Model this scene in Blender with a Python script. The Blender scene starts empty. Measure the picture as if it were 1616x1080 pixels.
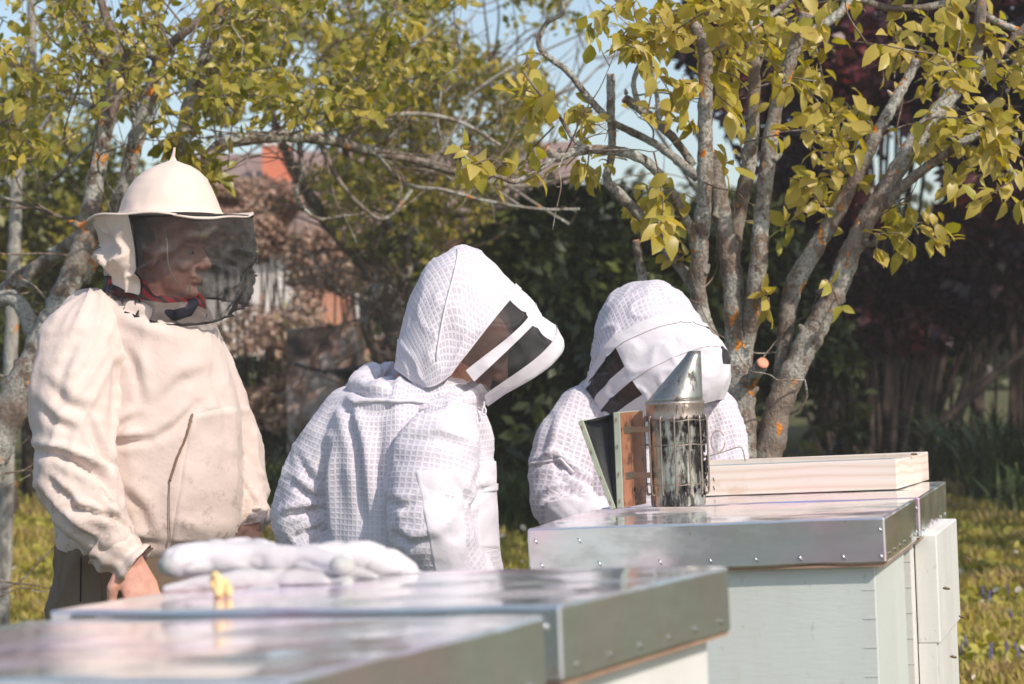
import bpy, bmesh, math, random
import numpy as np
from mathutils import Vector, Matrix, noise
from mathutils.bvhtree import BVHTree
C = bpy.context.scene
COL = C.collection
R = math.radians
RNG = np.random.default_rng(7)
random.seed(7)

# ------------------------------------------------------------ camera
F = 3816.0; PITCH = .0109; ROLL = .039; CAMH = 1.32
cd = bpy.data.cameras.new('camera'); cam = bpy.data.objects.new('camera', cd); COL.objects.link(cam)
cp, sp, cr, sr = math.cos(PITCH), math.sin(PITCH), math.cos(ROLL), math.sin(ROLL)
FW = Vector((0, cp, sp)); UP0 = Vector((0, -sp, cp)); RX = Vector((1, 0, 0))
RIGHT = RX*cr - UP0*sr; UPV = RX*sr + UP0*cr
m = Matrix((RIGHT, UPV, -FW)).transposed().to_4x4(); m.translation = (0, 0, CAMH)
cam.matrix_world = m
cd.sensor_width = 36; cd.lens = F*36/1616; cd.clip_end = 600; cd.clip_start = .1
cd.dof.use_dof = True; cd.dof.focus_distance = 5.25; cd.dof.aperture_fstop = 6.3
C.camera = cam
# ------------------------------------------------------------ sky, sun, exposure
SUN_AZ = R(-47); SUN_EL = R(39)
w = bpy.data.worlds.new('World'); C.world = w; w.use_nodes = True
nt = w.node_tree; bg = nt.nodes['Background']
sky = nt.nodes.new('ShaderNodeTexSky'); sky.sky_type = 'NISHITA'; sky.sun_disc = False
sky.sun_elevation = SUN_EL; sky.sun_rotation = math.pi/2 - SUN_AZ; sky.dust_density = 1.2; sky.air_density = 1.0; sky.ozone_density = 1.2
nt.links.new(sky.outputs[0], bg.inputs[0]); bg.inputs[1].default_value = .15
sd = bpy.data.lights.new('sun', 'SUN'); sun = bpy.data.objects.new('sun', sd); COL.objects.link(sun)
sd.energy = 3.7; sd.angle = R(.5); sd.color = (1, .90, .80)
sv = Vector((math.cos(SUN_AZ)*math.cos(SUN_EL), math.sin(SUN_AZ)*math.cos(SUN_EL), math.sin(SUN_EL)))
sun.rotation_euler = sv.to_track_quat('Z', 'Y').to_euler()
C.view_settings.view_transform = 'Standard'; C.view_settings.look = 'None'
C.view_settings.exposure = .15; C.view_settings.gamma = 1

# ------------------------------------------------------------ picture to place
def ray(px, py):
    du, dv = px-808, py-540
    return FW + RIGHT*(du/F) - UPV*(dv/F)
def at(px, py, d):
    r = ray(px, py); return Vector((0, 0, CAMH)) + r*(d/r.y)
def on_z(px, py, z):
    r = ray(px, py); return Vector((0, 0, CAMH)) + r*((z-CAMH)/r.z)
def gz(x, y):
    return 0.0 if y < 8 else .058*(y-8) if y < 22 else .812
def ground(px, d):
    p = at(px, 576, d); return Vector((p.x, d, gz(p.x, d)))

# ------------------------------------------------------------ objects
def tag(o, label=None, cat=None, group=None, kind=None):
    for k, v in (('label', label), ('category', cat), ('group', group), ('kind', kind)):
        if v: o[k] = v
    return o
def link(name, me, mat=None, parent=None, smooth=True):
    o = bpy.data.objects.new(name, me); COL.objects.link(o)
    if mat is not None and not me.materials:
        for mm in (mat if isinstance(mat, (list, tuple)) else [mat]): me.materials.append(mm)
    if parent is not None:
        o.parent = parent; o.matrix_parent_inverse = parent.matrix_world.inverted()
    if smooth and len(me.polygons): me.polygons.foreach_set('use_smooth', [True]*len(me.polygons))
    if smooth == 'edge': me.set_sharp_from_angle(angle=R(18))
    return o
def thing(name, loc, label, cat, group=None, rz=0):
    o = bpy.data.objects.new(name, None); COL.objects.link(o); o.location = loc; o.rotation_euler = (0, 0, rz)
    o.empty_display_size = .05
    o.matrix_world = Matrix.Translation(loc) @ Matrix.Rotation(rz, 4, 'Z')
    return tag(o, label, cat, group)
class MB:
    def __init__(s): s.v = []; s.f = []
    def add(s, v, f):
        n = len(s.v); s.v += [tuple(a) for a in v]; s.f += [tuple(i+n for i in q) for q in f]; return s
    def box(s, o, ax, ay, az, bev=0):
        o = Vector(o); ax = Vector(ax); ay = Vector(ay); az = Vector(az)
        if bev == 0:
            v = [o + ax*i + ay*j + az*k for k in (0, 1) for j in (0, 1) for i in (0, 1)]
            return s.add(v, [(0, 2, 3, 1), (4, 5, 7, 6), (0, 1, 5, 4), (2, 6, 7, 3), (0, 4, 6, 2), (1, 3, 7, 5)])
        bm = bmesh.new(); v = [bm.verts.new(o + ax*i + ay*j + az*k) for k in (0, 1) for j in (0, 1) for i in (0, 1)]
        for q in [(0, 2, 3, 1), (4, 5, 7, 6), (0, 1, 5, 4), (2, 6, 7, 3), (0, 4, 6, 2), (1, 3, 7, 5)]: bm.faces.new([v[i] for i in q])
        bmesh.ops.bevel(bm, geom=bm.edges[:], offset=bev, segments=2, profile=.5, affect='EDGES')
        bm.verts.index_update()
        s.add([x.co for x in bm.verts], [[x.index for x in f.verts] for f in bm.faces]); bm.free(); return s
    def tube(s, pts, rad, seg=8, smooth=0, jit=0, cap=True, seed=0):
        pts = [Vector(p) for p in pts]
        if not hasattr(rad, '__len__'): rad = [rad]*len(pts)
        if smooth:
            P = []; Q = []
            for i in range(len(pts)-1):
                a = pts[max(i-1, 0)]; b = pts[i]; c = pts[i+1]; d = pts[min(i+2, len(pts)-1)]
                for k in range(smooth):
                    t = k/smooth
                    P.append(.5*((2*b)+(c-a)*t+(2*a-5*b+4*c-d)*t*t+(3*b-a-3*c+d)*t**3)); Q.append(rad[i]*(1-t)+rad[i+1]*t)
            P.append(pts[-1]); Q.append(rad[-1]); pts, rad = P, Q
        n = len(pts); v = []; u = None
        for i in range(n):
            t = (pts[min(i+1, n-1)]-pts[max(i-1, 0)])
            t = t.normalized() if t.length > 1e-9 else Vector((0, 0, 1))
            if u is None: u = t.orthogonal().normalized()
            else:
                u = u - t*u.dot(t); u = u.normalized() if u.length > 1e-6 else t.orthogonal().normalized()
            w_ = t.cross(u)
            for k in range(seg):
                a = 2*math.pi*k/seg; q = pts[i] + (u*math.cos(a)+w_*math.sin(a))*rad[i]
                if jit:
                    f = noise.noise(q*(.45/rad[i])+Vector((seed, 0, 0)))*.9 + .6*noise.noise(q*(1.3/rad[i])+Vector((seed, 9, 0)))
                    q = q + (q-pts[i])*f*jit
                v.append(q)
        f = [(i*seg+k, i*seg+(k+1) % seg, (i+1)*seg+(k+1) % seg, (i+1)*seg+k) for i in range(n-1) for k in range(seg)]
        if cap: f += [tuple(range(seg))[::-1], tuple((n-1)*seg+k for k in range(seg))]
        return s.add(v, f)
    def lathe(s, prof, seg=32, M=None, closed=True):
        v = [Vector((r*math.cos(2*math.pi*k/seg), r*math.sin(2*math.pi*k/seg), z)) for r, z in prof for k in range(seg)]
        if M is not None: v = [M @ a for a in v]
        n = len(prof); f = [(i*seg+k, i*seg+(k+1) % seg, (i+1)*seg+(k+1) % seg, (i+1)*seg+k) for i in range(n-1) for k in range(seg)]
        if closed: f += [tuple(range(seg))[::-1], tuple((n-1)*seg+k for k in range(seg))]
        return s.add(v, f)
    def grid(s, fn, nu, nv, closeu=False):
        v = [fn(i/(nu if closeu else nu-1), j/(nv-1)) for j in range(nv) for i in range(nu)]
        f = [(j*nu+i, j*nu+(i+1) % nu, (j+1)*nu+(i+1) % nu, (j+1)*nu+i) for j in range(nv-1) for i in range(nu if closeu else nu-1)]
        return s.add(v, f)
    def ell(s, c, r, M=None, seg=20, rows=12):
        prof = [(math.sin(math.pi*(i+.0)/rows), -math.cos(math.pi*i/rows)) for i in range(rows+1)]
        c = Vector(c); T = (M or Matrix.Identity(3))
        v = [c]*0
        v = []
        for a, z in prof[1:-1]:
            for k in range(seg): v.append(c + T @ Vector((r[0]*a*math.cos(2*math.pi*k/seg), r[1]*a*math.sin(2*math.pi*k/seg), r[2]*z)))
        n = rows-1
        v += [c + T @ Vector((0, 0, -r[2])), c + T @ Vector((0, 0, r[2]))]
        f = [(i*seg+k, i*seg+(k+1) % seg, (i+1)*seg+(k+1) % seg, (i+1)*seg+k) for i in range(n-1) for k in range(seg)]
        b = len(v)-2
        f += [(b, (k+1) % seg, k) for k in range(seg)] + [(b+1, (n-1)*seg+k, (n-1)*seg+(k+1) % seg) for k in range(seg)]
        return s.add(v, f)
    def chain(s, pts):            # rounded flesh along (point, radius) pairs
        for (a, ra), (b, rb) in zip(pts[:-1], pts[1:]):
            a = Vector(a); b = Vector(b); n = max(2, int((b-a).length/(min(ra, rb)*.35)))
            for i in range(n+1):
                t = i/n; r_ = ra*(1-t)+rb*t; s.ell(a*(1-t)+b*t, (r_, r_, r_), seg=14, rows=8)
        return s
    def loft(s, rows, seg=36, power=2.2):       # rows: centre, x half axis vector, y half axis vector
        v = []
        for c, ax, ay in rows:
            for k in range(seg):
                a = 2*math.pi*k/seg; ca, sa = math.cos(a), math.sin(a)
                v.append(Vector(c)+Vector(ax)*(abs(ca)**(2/power)*(1 if ca > 0 else -1))+Vector(ay)*(abs(sa)**(2/power)*(1 if sa > 0 else -1)))
        n = len(rows)
        f = [(i*seg+k, i*seg+(k+1) % seg, (i+1)*seg+(k+1) % seg, (i+1)*seg+k) for i in range(n-1) for k in range(seg)]
        f += [tuple(range(seg))[::-1], tuple((n-1)*seg+k for k in range(seg))]
        return s.add(v, f)
    def mesh(s, name='m'):
        me = bpy.data.meshes.new(name); me.from_pydata(s.v, [], s.f); me.update(); return me
    def build(s, name, mat, parent=None, smooth=True, fixn=True):
        me = s.mesh(name)
        if fixn:
            bm = bmesh.new(); bm.from_mesh(me); bmesh.ops.recalc_face_normals(bm, faces=bm.faces); bm.to_mesh(me); bm.free()
        return link(name, me, mat, parent, smooth)
def evaluated(me, mods):
    o = bpy.data.objects.new('tmp', me); COL.objects.link(o)
    for typ, kw in mods:
        md = o.modifiers.new('m', typ)
        for k, v in kw.items(): setattr(md, k, v)
    dg = bpy.context.evaluated_depsgraph_get(); dg.update()
    out = bpy.data.meshes.new_from_object(o.evaluated_get(dg)); bpy.data.objects.remove(o); return out
def remesh(mb, voxel, it=6):
    return evaluated(mb.mesh(), [('REMESH', dict(mode='VOXEL', voxel_size=voxel)), ('SMOOTH', dict(factor=.5, iterations=it))])
def vco(me):
    a = np.empty(len(me.vertices)*3); me.vertices.foreach_get('co', a); return a.reshape(-1, 3)
def vno(me):
    a = np.empty(len(me.vertices)*3); me.vertices.foreach_get('normal', a); return a.reshape(-1, 3)
def setco(me, a):
    me.vertices.foreach_set('co', np.ascontiguousarray(a, dtype=np.float32).ravel()); me.update()

# ------------------------------------------------------------ materials
def mat(name):
    mm = bpy.data.materials.new(name); mm.use_nodes = True
    return mm, mm.node_tree, mm.node_tree.nodes['Principled BSDF'], mm.node_tree.nodes['Material Output']
def N(nt, t, **kw):
    n = nt.nodes.new(t)
    for k, v in kw.items():
        if k.startswith('i_'):
            key = k[2:]; key = int(key) if key.isdigit() else key.replace('_', ' '); n.inputs[key].default_value = v
        else: setattr(n, k, v)
    return n
def ramp(nt, fac, stops, interp='LINEAR'):
    n = nt.nodes.new('ShaderNodeValToRGB'); n.color_ramp.interpolation = interp
    el = n.color_ramp.elements
    while len(el) < len(stops): el.new(.5)
    for e, (p, c) in zip(el, stops): e.position = p; e.color = (*c, 1) if len(c) == 3 else c
    nt.links.new(fac, n.inputs[0]); return n.outputs[0]
def mix(nt, fac, a, b, bt='MIX'):
    n = nt.nodes.new('ShaderNodeMix'); n.data_type = 'RGBA'; n.blend_type = bt
    for sock, v in ((n.inputs[0], fac), (n.inputs[6], a), (n.inputs[7], b)):
        if isinstance(v, (int, float)): sock.default_value = v
        elif isinstance(v, tuple): sock.default_value = (*v, 1)
        else: nt.links.new(v, sock)
    return n.outputs[2]
def mth(nt, op, a, b=None):
    n = nt.nodes.new('ShaderNodeMath'); n.operation = op
    for i, v in enumerate((a, b)):
        if v is None: continue
        if isinstance(v, (int, float)): n.inputs[i].default_value = v
        else: nt.links.new(v, n.inputs[i])
    return n.outputs[0]
def noise_n(nt, scale, detail=4, rough=.55, vec=None, stretch=None):
    n = nt.nodes.new('ShaderNodeTexNoise'); n.inputs['Scale'].default_value = scale; n.inputs['Detail'].default_value = detail; n.inputs['Roughness'].default_value = rough
    if vec is None: vec = nt.nodes.new('ShaderNodeTexCoord').outputs['Object']
    if stretch:
        mp = nt.nodes.new('ShaderNodeMapping'); mp.inputs['Scale'].default_value = stretch; nt.links.new(vec, mp.inputs[0]); vec = mp.outputs[0]
    nt.links.new(vec, n.inputs['Vector']); return n.outputs[0]
def bump(nt, h, strength=.3, dist=.01, b=None):
    n = nt.nodes.new('ShaderNodeBump'); n.inputs['Strength'].default_value = strength; n.inputs['Distance'].default_value = dist
    nt.links.new(h, n.inputs['Height']); 
    if b is not None: nt.links.new(n.outputs[0], b.inputs['Normal'])
    return n.outputs[0]
def simple(name, col, rough=.6, metal=0, var=.15, scale=20, bmp=.1, bd=.003, sheen=0):
    mm, nt, b, o = mat(name)
    f = noise_n(nt, scale)
    c = ramp(nt, f, [(.3, tuple(x*(1-var) for x in col)), (.7, tuple(min(1, x*(1+var)) for x in col))])
    nt.links.new(c, b.inputs['Base Color']); b.inputs['Roughness'].default_value = rough; b.inputs['Metallic'].default_value = metal
    if bmp: bump(nt, noise_n(nt, scale*6, 3), bmp, bd, b)
    if sheen: b.inputs['Sheen Weight'].default_value = sheen
    return mm
def leaf_mat(name, cols, trans=.35, rough=.45):
    mm, nt, b, o = mat(name)
    at_ = N(nt, 'ShaderNodeAttribute', attribute_name='rnd')
    n = len(cols); c = ramp(nt, at_.outputs['Fac'], [(i/(n-1), x) for i, x in enumerate(cols)])
    nt.links.new(c, b.inputs['Base Color']); b.inputs['Roughness'].default_value = rough
    tr = nt.nodes.new('ShaderNodeBsdfTranslucent')
    bright = N(nt, 'ShaderNodeHueSaturation', i_Saturation=1.15, i_Value=1.5); nt.links.new(c, bright.inputs['Color'])
    nt.links.new(bright.outputs[0], tr.inputs[0])
    ms = nt.nodes.new('ShaderNodeMixShader'); ms.inputs[0].default_value = trans
    nt.links.new(b.outputs[0], ms.inputs[1]); nt.links.new(tr.outputs[0], ms.inputs[2]); nt.links.new(ms.outputs[0], o.inputs[0])
    return mm
def bark_mat(name, base, lichen=.5, orange=.5, sc=1.0):
    mm, nt, b, o = mat(name)
    tc = nt.nodes.new('ShaderNodeTexCoord').outputs['Object']
    f = noise_n(nt, 45*sc, 6, .7, tc, (1, 1, .35))
    c = ramp(nt, f, [(.30, tuple(x*.35 for x in base)), (.48, base), (.70, tuple(x*1.5 for x in base))])
    g = noise_n(nt, 16*sc, 8, .75, tc); gm = ramp(nt, g, [(.57-.12*lichen, (0, 0, 0)), (.59-.1*lichen, (1, 1, 1))])
    sp2 = noise_n(nt, 110*sc, 3, .6, tc); lc = ramp(nt, sp2, [(.35, (.22, .23, .20)), (.6, (.55, .54, .49))])
    gm2 = mth(nt, 'MULTIPLY', gm, ramp(nt, noise_n(nt, 4*sc, 2, .5, tc), [(.4, (.15,)*3), (.6, (.95,)*3)]))
    c = mix(nt, gm2, c, lc)
    og = noise_n(nt, 19*sc, 5, .62, tc, (1, 1, .8)); om = ramp(nt, og, [(.675-.04*orange, (0, 0, 0)), (.69-.04*orange, (1, 1, 1))])
    oc = ramp(nt, sp2, [(.35, (.45, .13, .015)), (.6, (.75, .30, .04))])
    c = mix(nt, om, c, oc)
    nt.links.new(c, b.inputs['Base Color']); b.inputs['Roughness'].default_value = .9
    h = mth(nt, 'ADD', f, mth(nt, 'MULTIPLY', sp2, .5)); bump(nt, h, 1.0, .010, b)
    return mm

def metal_lid(name):
    mm, nt, b, o = mat(name)
    tc = nt.nodes.new('ShaderNodeTexCoord').outputs['Object']
    geo0 = nt.nodes.new('ShaderNodeNewGeometry'); sx0 = nt.nodes.new('ShaderNodeSeparateXYZ'); nt.links.new(geo0.outputs['Normal'], sx0.inputs[0]); dust = mth(nt, 'MULTIPLY', mth(nt, 'MAXIMUM', sx0.outputs[2], 0.0), noise_n(nt, 9, 5, .65, tc)); nt.links.new(mth(nt, 'SUBTRACT', .86, mth(nt, 'MULTIPLY', dust, .55)), b.inputs['Metallic'])
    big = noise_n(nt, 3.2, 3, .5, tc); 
    c = ramp(nt, big, [(.30, (.78, .77, .78)), (.40, (.78, .85, .83)), (.48, (.86, .80, .82)), (.55, (.95, .72, .80)), (.63, (.86, .74, .98)), (.75, (.78, .79, .80))])  # iridescent reflections put into the base colour as pink and green tints
    sm = noise_n(nt, 14, 6, .7, tc, (1, 1, 3)); c = mix(nt, mth(nt, 'MULTIPLY', ramp(nt, sm, [(.4, (0,)*3), (.75, (.6,)*3)]), .6), c, (.55, .54, .52))
    sc_ = ramp(nt, noise_n(nt, 70, 3, .6, tc, (.04, .5, 1)), [(.66, (0,)*3), (.70, (.5,)*3)]); c = mix(nt, sc_, c, (.9, .9, .88))
    sp_ = ramp(nt, noise_n(nt, 75, 2, .5, tc), [(.74, (0,)*3), (.77, (.7,)*3)]); c = mix(nt, sp_, c, (.45, .38, .25))
    geo = nt.nodes.new('ShaderNodeNewGeometry'); sx = nt.nodes.new('ShaderNodeSeparateXYZ'); nt.links.new(geo.outputs['Normal'], sx.inputs[0])
    nt.links.new(c, b.inputs['Base Color'])
    r = ramp(nt, noise_n(nt, 9, 6, .65, tc, (1, 1, 2)), [(.3, (.06,)*3), (.5, (.12,)*3), (.62, (.2,)*3), (.85, (.32,)*3)])
    nt.links.new(r, b.inputs['Roughness'])
    h = mth(nt, 'ADD', mth(nt, 'MULTIPLY', noise_n(nt, 5, 2, .4, tc), 1.0), mth(nt, 'MULTIPLY', noise_n(nt, 25, 2, .4, tc), .05)); bump(nt, h, .10, .02, b)
    return mm
def paint_wood(name, col, dirt=.25):
    mm, nt, b, o = mat(name)
    tc = nt.nodes.new('ShaderNodeTexCoord').outputs['Object']
    c = ramp(nt, noise_n(nt, 5, 5, .6, tc, (1, 1, .3)), [(.3, tuple(x*.9 for x in col)), (.7, col)])
    d = ramp(nt, noise_n(nt, 60, 4, .7, tc, (1, 1, .5)), [(.62, (0,)*3), (.72, (1,)*3)])
    c = mix(nt, mth(nt, 'MULTIPLY', d, dirt*1.5), c, (.3, .27, .22))
    nt.links.new(c, b.inputs['Base Color']); b.inputs['Roughness'].default_value = .45
    st_ = ramp(nt, noise_n(nt, 4, 4, .6, tc, (2.5, 2.5, .5)), [(.5, (0,)*3), (.72, (.30,)*3)]); nt.links.new(mix(nt, st_, c, (.52, .50, .40)), b.inputs['Base Color'])
    bump(nt, noise_n(nt, 22, 6, .65, tc, (1, 1, 7)), .22, .002, b)
    return mm
def pine(name):
    mm, nt, b, o = mat(name)
    tc = nt.nodes.new('ShaderNodeTexCoord').outputs['Object']
    mp = N(nt, 'ShaderNodeMapping'); mp.inputs['Scale'].default_value = (.35, 4, 9); nt.links.new(tc, mp.inputs[0])
    wv = N(nt, 'ShaderNodeTexWave', i_Scale=2.1, i_Distortion=9, i_Detail=3); wv.bands_direction = 'Z'; nt.links.new(mp.outputs[0], wv.inputs[0]); wv.inputs['Detail Scale'].default_value = .6
    c = ramp(nt, wv.outputs['Fac'], [(.0, (.70, .56, .45)), (.25, (.74, .63, .54)), (1, (.77, .68, .60))])
    c = mix(nt, ramp(nt, noise_n(nt, 13, 3, .5, tc), [(.62, (0,)*3), (.7, (.5,)*3)]), c, (.62, .45, .32))
    nt.links.new(c, b.inputs['Base Color']); b.inputs['Roughness'].default_value = .6
    bump(nt, noise_n(nt, 80, 3, .5, tc, (.2, 3, 3)), .15, .001, b)
    return mm
def suit_mat(name, cell=.0118, plain=False):
    mm, nt, b, o = mat(name)
    b.inputs['Roughness'].default_value = .85; b.inputs['Sheen Weight'].default_value = .15
    weave = noise_n(nt, 260, 2)
    big = noise_n(nt, 6, 3)
    white = ramp(nt, big, [(.3, (.66, .625, .67)), (.7, (.72, .685, .715))])
    if plain:
        nt.links.new(white, b.inputs['Base Color']); bump(nt, mth(nt, 'ADD', noise_n(nt, 22, 3, .5), mth(nt, 'MULTIPLY', weave, .08)), .35, .01, b); return mm
    uv = nt.nodes.new('ShaderNodeUVMap'); s = nt.nodes.new('ShaderNodeSeparateXYZ')
    # slight warp of the weave
    nz = nt.nodes.new('ShaderNodeTexNoise'); nz.inputs['Scale'].default_value = 7; nt.links.new(uv.outputs[0], nz.inputs['Vector'])
    vm = N(nt, 'ShaderNodeVectorMath', operation='MULTIPLY_ADD'); nt.links.new(nz.outputs['Color'], vm.inputs[0]); vm.inputs[1].default_value = (.018, .018, 0); nt.links.new(uv.outputs[0], vm.inputs[2])
    nt.links.new(vm.outputs[0], s.inputs[0])
    def line(x):
        f = mth(nt, 'FRACT', mth(nt, 'DIVIDE', x, cell)); d = mth(nt, 'ABSOLUTE', mth(nt, 'SUBTRACT', f, .5))
        n = N(nt, 'ShaderNodeMapRange', interpolation_type='SMOOTHSTEP'); n.inputs[1].default_value = .24; n.inputs[2].default_value = .42; nt.links.new(d, n.inputs[0]); return n.outputs[0]
    l = mth(nt, 'MAXIMUM', line(s.outputs[0]), line(s.outputs[1]))
    vor = N(nt, 'ShaderNodeTexVoronoi', i_Scale=1/.0032); nt.links.new(vm.outputs[0], vor.inputs['Vector'])
    dots = ramp(nt, vor.outputs['Distance'], [(.25, (.38, .33, .40)), (.5, (.58, .525, .60))])
    fade = ramp(nt, noise_n(nt, 4.0, 2), [(.38, (.35,)*3), (.62, (1,)*3)])
    k = mth(nt, 'SUBTRACT', 1.0, mth(nt, 'MULTIPLY', mth(nt, 'SUBTRACT', 1.0, l), fade))
    c = mix(nt, k, dots, white)
    nt.links.new(c, b.inputs['Base Color'])
    bump(nt, mth(nt, 'ADD', l, mth(nt, 'MULTIPLY', weave, .1)), .35, .002, b)
    return mm
def veil_mat(name, op=.62, col=(.012, .011, .012)):
    mm, nt, b, o = mat(name)
    b.inputs['Base Color'].default_value = (*col, 1); b.inputs['Roughness'].default_value = .6; b.inputs['Sheen Weight'].default_value = .1
    tr = nt.nodes.new('ShaderNodeBsdfTransparent'); ms = nt.nodes.new('ShaderNodeMixShader')
    lw = N(nt, 'ShaderNodeLayerWeight', i_Blend=.35)
    f = mth(nt, 'ADD', mth(nt, 'MULTIPLY', lw.outputs['Facing'], .35), mth(nt, 'MULTIPLY', noise_n(nt, 30, 3), .12))
    f = mth(nt, 'MINIMUM', mth(nt, 'ADD', f, op-.1), 1.0)
    nt.links.new(f, ms.inputs[0]); nt.links.new(tr.outputs[0], ms.inputs[1]); nt.links.new(b.outputs[0], ms.inputs[2]); nt.links.new(ms.outputs[0], o.inputs[0])
    return mm
def smock_mat():
    mm, nt, b, o = mat('smock_cotton')
    tc = nt.nodes.new('ShaderNodeTexCoord').outputs['Object']
    c = ramp(nt, noise_n(nt, 5, 3, .5, tc), [(.3, (.65, .53, .47)), (.7, (.71, .59, .53))])
    s = nt.nodes.new('ShaderNodeSeparateXYZ'); nt.links.new(tc, s.inputs[0])
    # grime lies on the lower front, cuffs
    low = N(nt, 'ShaderNodeMapRange'); low.inputs[1].default_value = 1.22; low.inputs[2].default_value = .88; nt.links.new(s.outputs[2], low.inputs[0])
    st = ramp(nt, noise_n(nt, 22, 6, .7, tc), [(.54, (0,)*3), (.64, (1,)*3)])
    st2 = ramp(nt, noise_n(nt, 7, 5, .65, tc), [(.5, (0,)*3), (.75, (.75,)*3)])
    a = mth(nt, 'MULTIPLY', mth(nt, 'ADD', mth(nt, 'MULTIPLY', st, .8), mth(nt, 'MULTIPLY', st2, .8)), low.outputs[0])
    c = mix(nt, a, c, (.26, .20, .15))
    nt.links.new(c, b.inputs['Base Color']); b.inputs['Roughness'].default_value = .9; b.inputs['Sheen Weight'].default_value = .12
    bump(nt, mth(nt, 'ADD', noise_n(nt, 16, 6, .58, tc), mth(nt, 'MULTIPLY', noise_n(nt, 350, 2, .5, tc), .08)), .42, .012, b)
    return mm
M = {}
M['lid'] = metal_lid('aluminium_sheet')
M['mint'] = paint_wood('pale_mint_paint', (.66, .70, .66))
M['whitep'] = paint_wood('off_white_paint', (.76, .76, .72), .35)
M['ply'] = simple('plywood_edge', (.36, .22, .15), .8)
M['staple'] = simple('staple_steel', (.75, .75, .78), .25, 1)
M['pine'] = pine('fresh_pine')
M['suit'] = suit_mat('ventilated_white_mesh')
M['suitp'] = suit_mat('plain_white_cotton', plain=True)
M['veil'] = veil_mat('black_veil_net', .56, (.028, .026, .026))
M['window'] = veil_mat('dark_hood_net', .70)
M['smock'] = smock_mat()
M['trouser'] = simple('brown_cotton', (.19, .135, .09), .9, var=.12)
M['skin'] = simple('sunburnt_skin', (.66, .34, .25), .5, var=.2, scale=35, bmp=.25)
M['hair'] = simple('grey_hair', (.22, .20, .18), .8, scale=90, bmp=.6)
M['glove'] = simple('pale_goatskin', (.62, .59, .60), .8, var=.10, scale=16, bmp=.3, bd=.002)
M['gloveg'] = simple('grey_goatskin', (.48, .48, .45), .8, var=.15, scale=14, bmp=.5, bd=.004)
M['wax'] = simple('yellow_wax', (.82, .60, .28), .45, var=.2, scale=60, bmp=.5)
def plaid():
    mm, nt, b, o = mat('red_and_navy_flannel'); tc = nt.nodes.new('ShaderNodeTexCoord').outputs['Object']
    w1 = N(nt, 'ShaderNodeTexWave', i_Scale=14, i_Distortion=3); nt.links.new(tc, w1.inputs[0]); w1.bands_direction = 'DIAGONAL'
    c = mix(nt, ramp(nt, w1.outputs['Fac'], [(.55, (0,)*3), (.7, (1,)*3)]), (.50, .012, .015), (.05, .008, .02)); nt.links.new(c, b.inputs['Base Color']); b.inputs['Roughness'].default_value = .85; return mm
M['red'] = plaid()
M['navy'] = simple('navy_cloth', (.02, .02, .07), .85)
M['cord'] = simple('beige_cord', (.5, .42, .3), .8)
M['boot'] = simple('dark_rubber', (.03, .03, .025), .6)
M['tie'] = simple('black_hem_tape', (.02, .02, .02), .8)

# ------------------------------------------------------------ ground
def groundmat():
    mm, nt, b, o = mat('meadow_soil_and_turf')
    tc = nt.nodes.new('ShaderNodeTexCoord').outputs['Object']
    c = ramp(nt, noise_n(nt, 1.3, 6, .65, tc), [(.3, (.07, .085, .02)), (.45, (.13, .14, .03)), (.55, (.17, .165, .045)), (.68, (.19, .15, .085)), (.8, (.10, .12, .03))])
    c2 = ramp(nt, noise_n(nt, 38, 5, .7, tc), [(.3, (.35, .35, .3)), (.7, (1.2, 1.2, 1.1))])
    nt.links.new(mix(nt, 1.0, c, c2, 'MULTIPLY'), b.inputs['Base Color']); b.inputs['Roughness'].default_value = 1
    bump(nt, noise_n(nt, 30, 5, .7, tc), 1, .04, b); return mm
g = MB(); ys = [-30, -15, 0, 4, 8, 9.5, 11, 13, 15, 18, 20, 22, 30, 60, 90]
for i in range(len(ys)-1):
    for j in range(6):
        xs = [-60, -30, -15, 0, 15, 30, 60]
        g.add([(xs[j], ys[i], gz(0, ys[i])), (xs[j+1], ys[i], gz(0, ys[i])), (xs[j+1], ys[i+1], gz(0, ys[i+1])), (xs[j], ys[i+1], gz(0, ys[i+1]))], [(0, 1, 2, 3)])
me = g.mesh(); bm = bmesh.new(); bm.from_mesh(me); bmesh.ops.remove_doubles(bm, verts=bm.verts, dist=.001); bm.to_mesh(me); bm.free()
tag(link('ground', me, groundmat(), smooth=False), 'uneven meadow of yellow green turf around the hives', 'ground', kind='structure')

gm_ = simple('pale_reflector', (.64, .61, .58), .95, var=.2, scale=8)
tag(MB().add([(-40, -29, .004), (40, -29, .004), (40, -1.5, .004), (-40, -1.5, .004)], [(0, 1, 2, 3)]).build('unseen_reflector', gm_, None, False), 'pale gravel sheet added unseen behind the camera to brighten the hive lids', 'reflector', kind='structure')  # pale sheet added behind the camera so the lids reflect something bright
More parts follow.
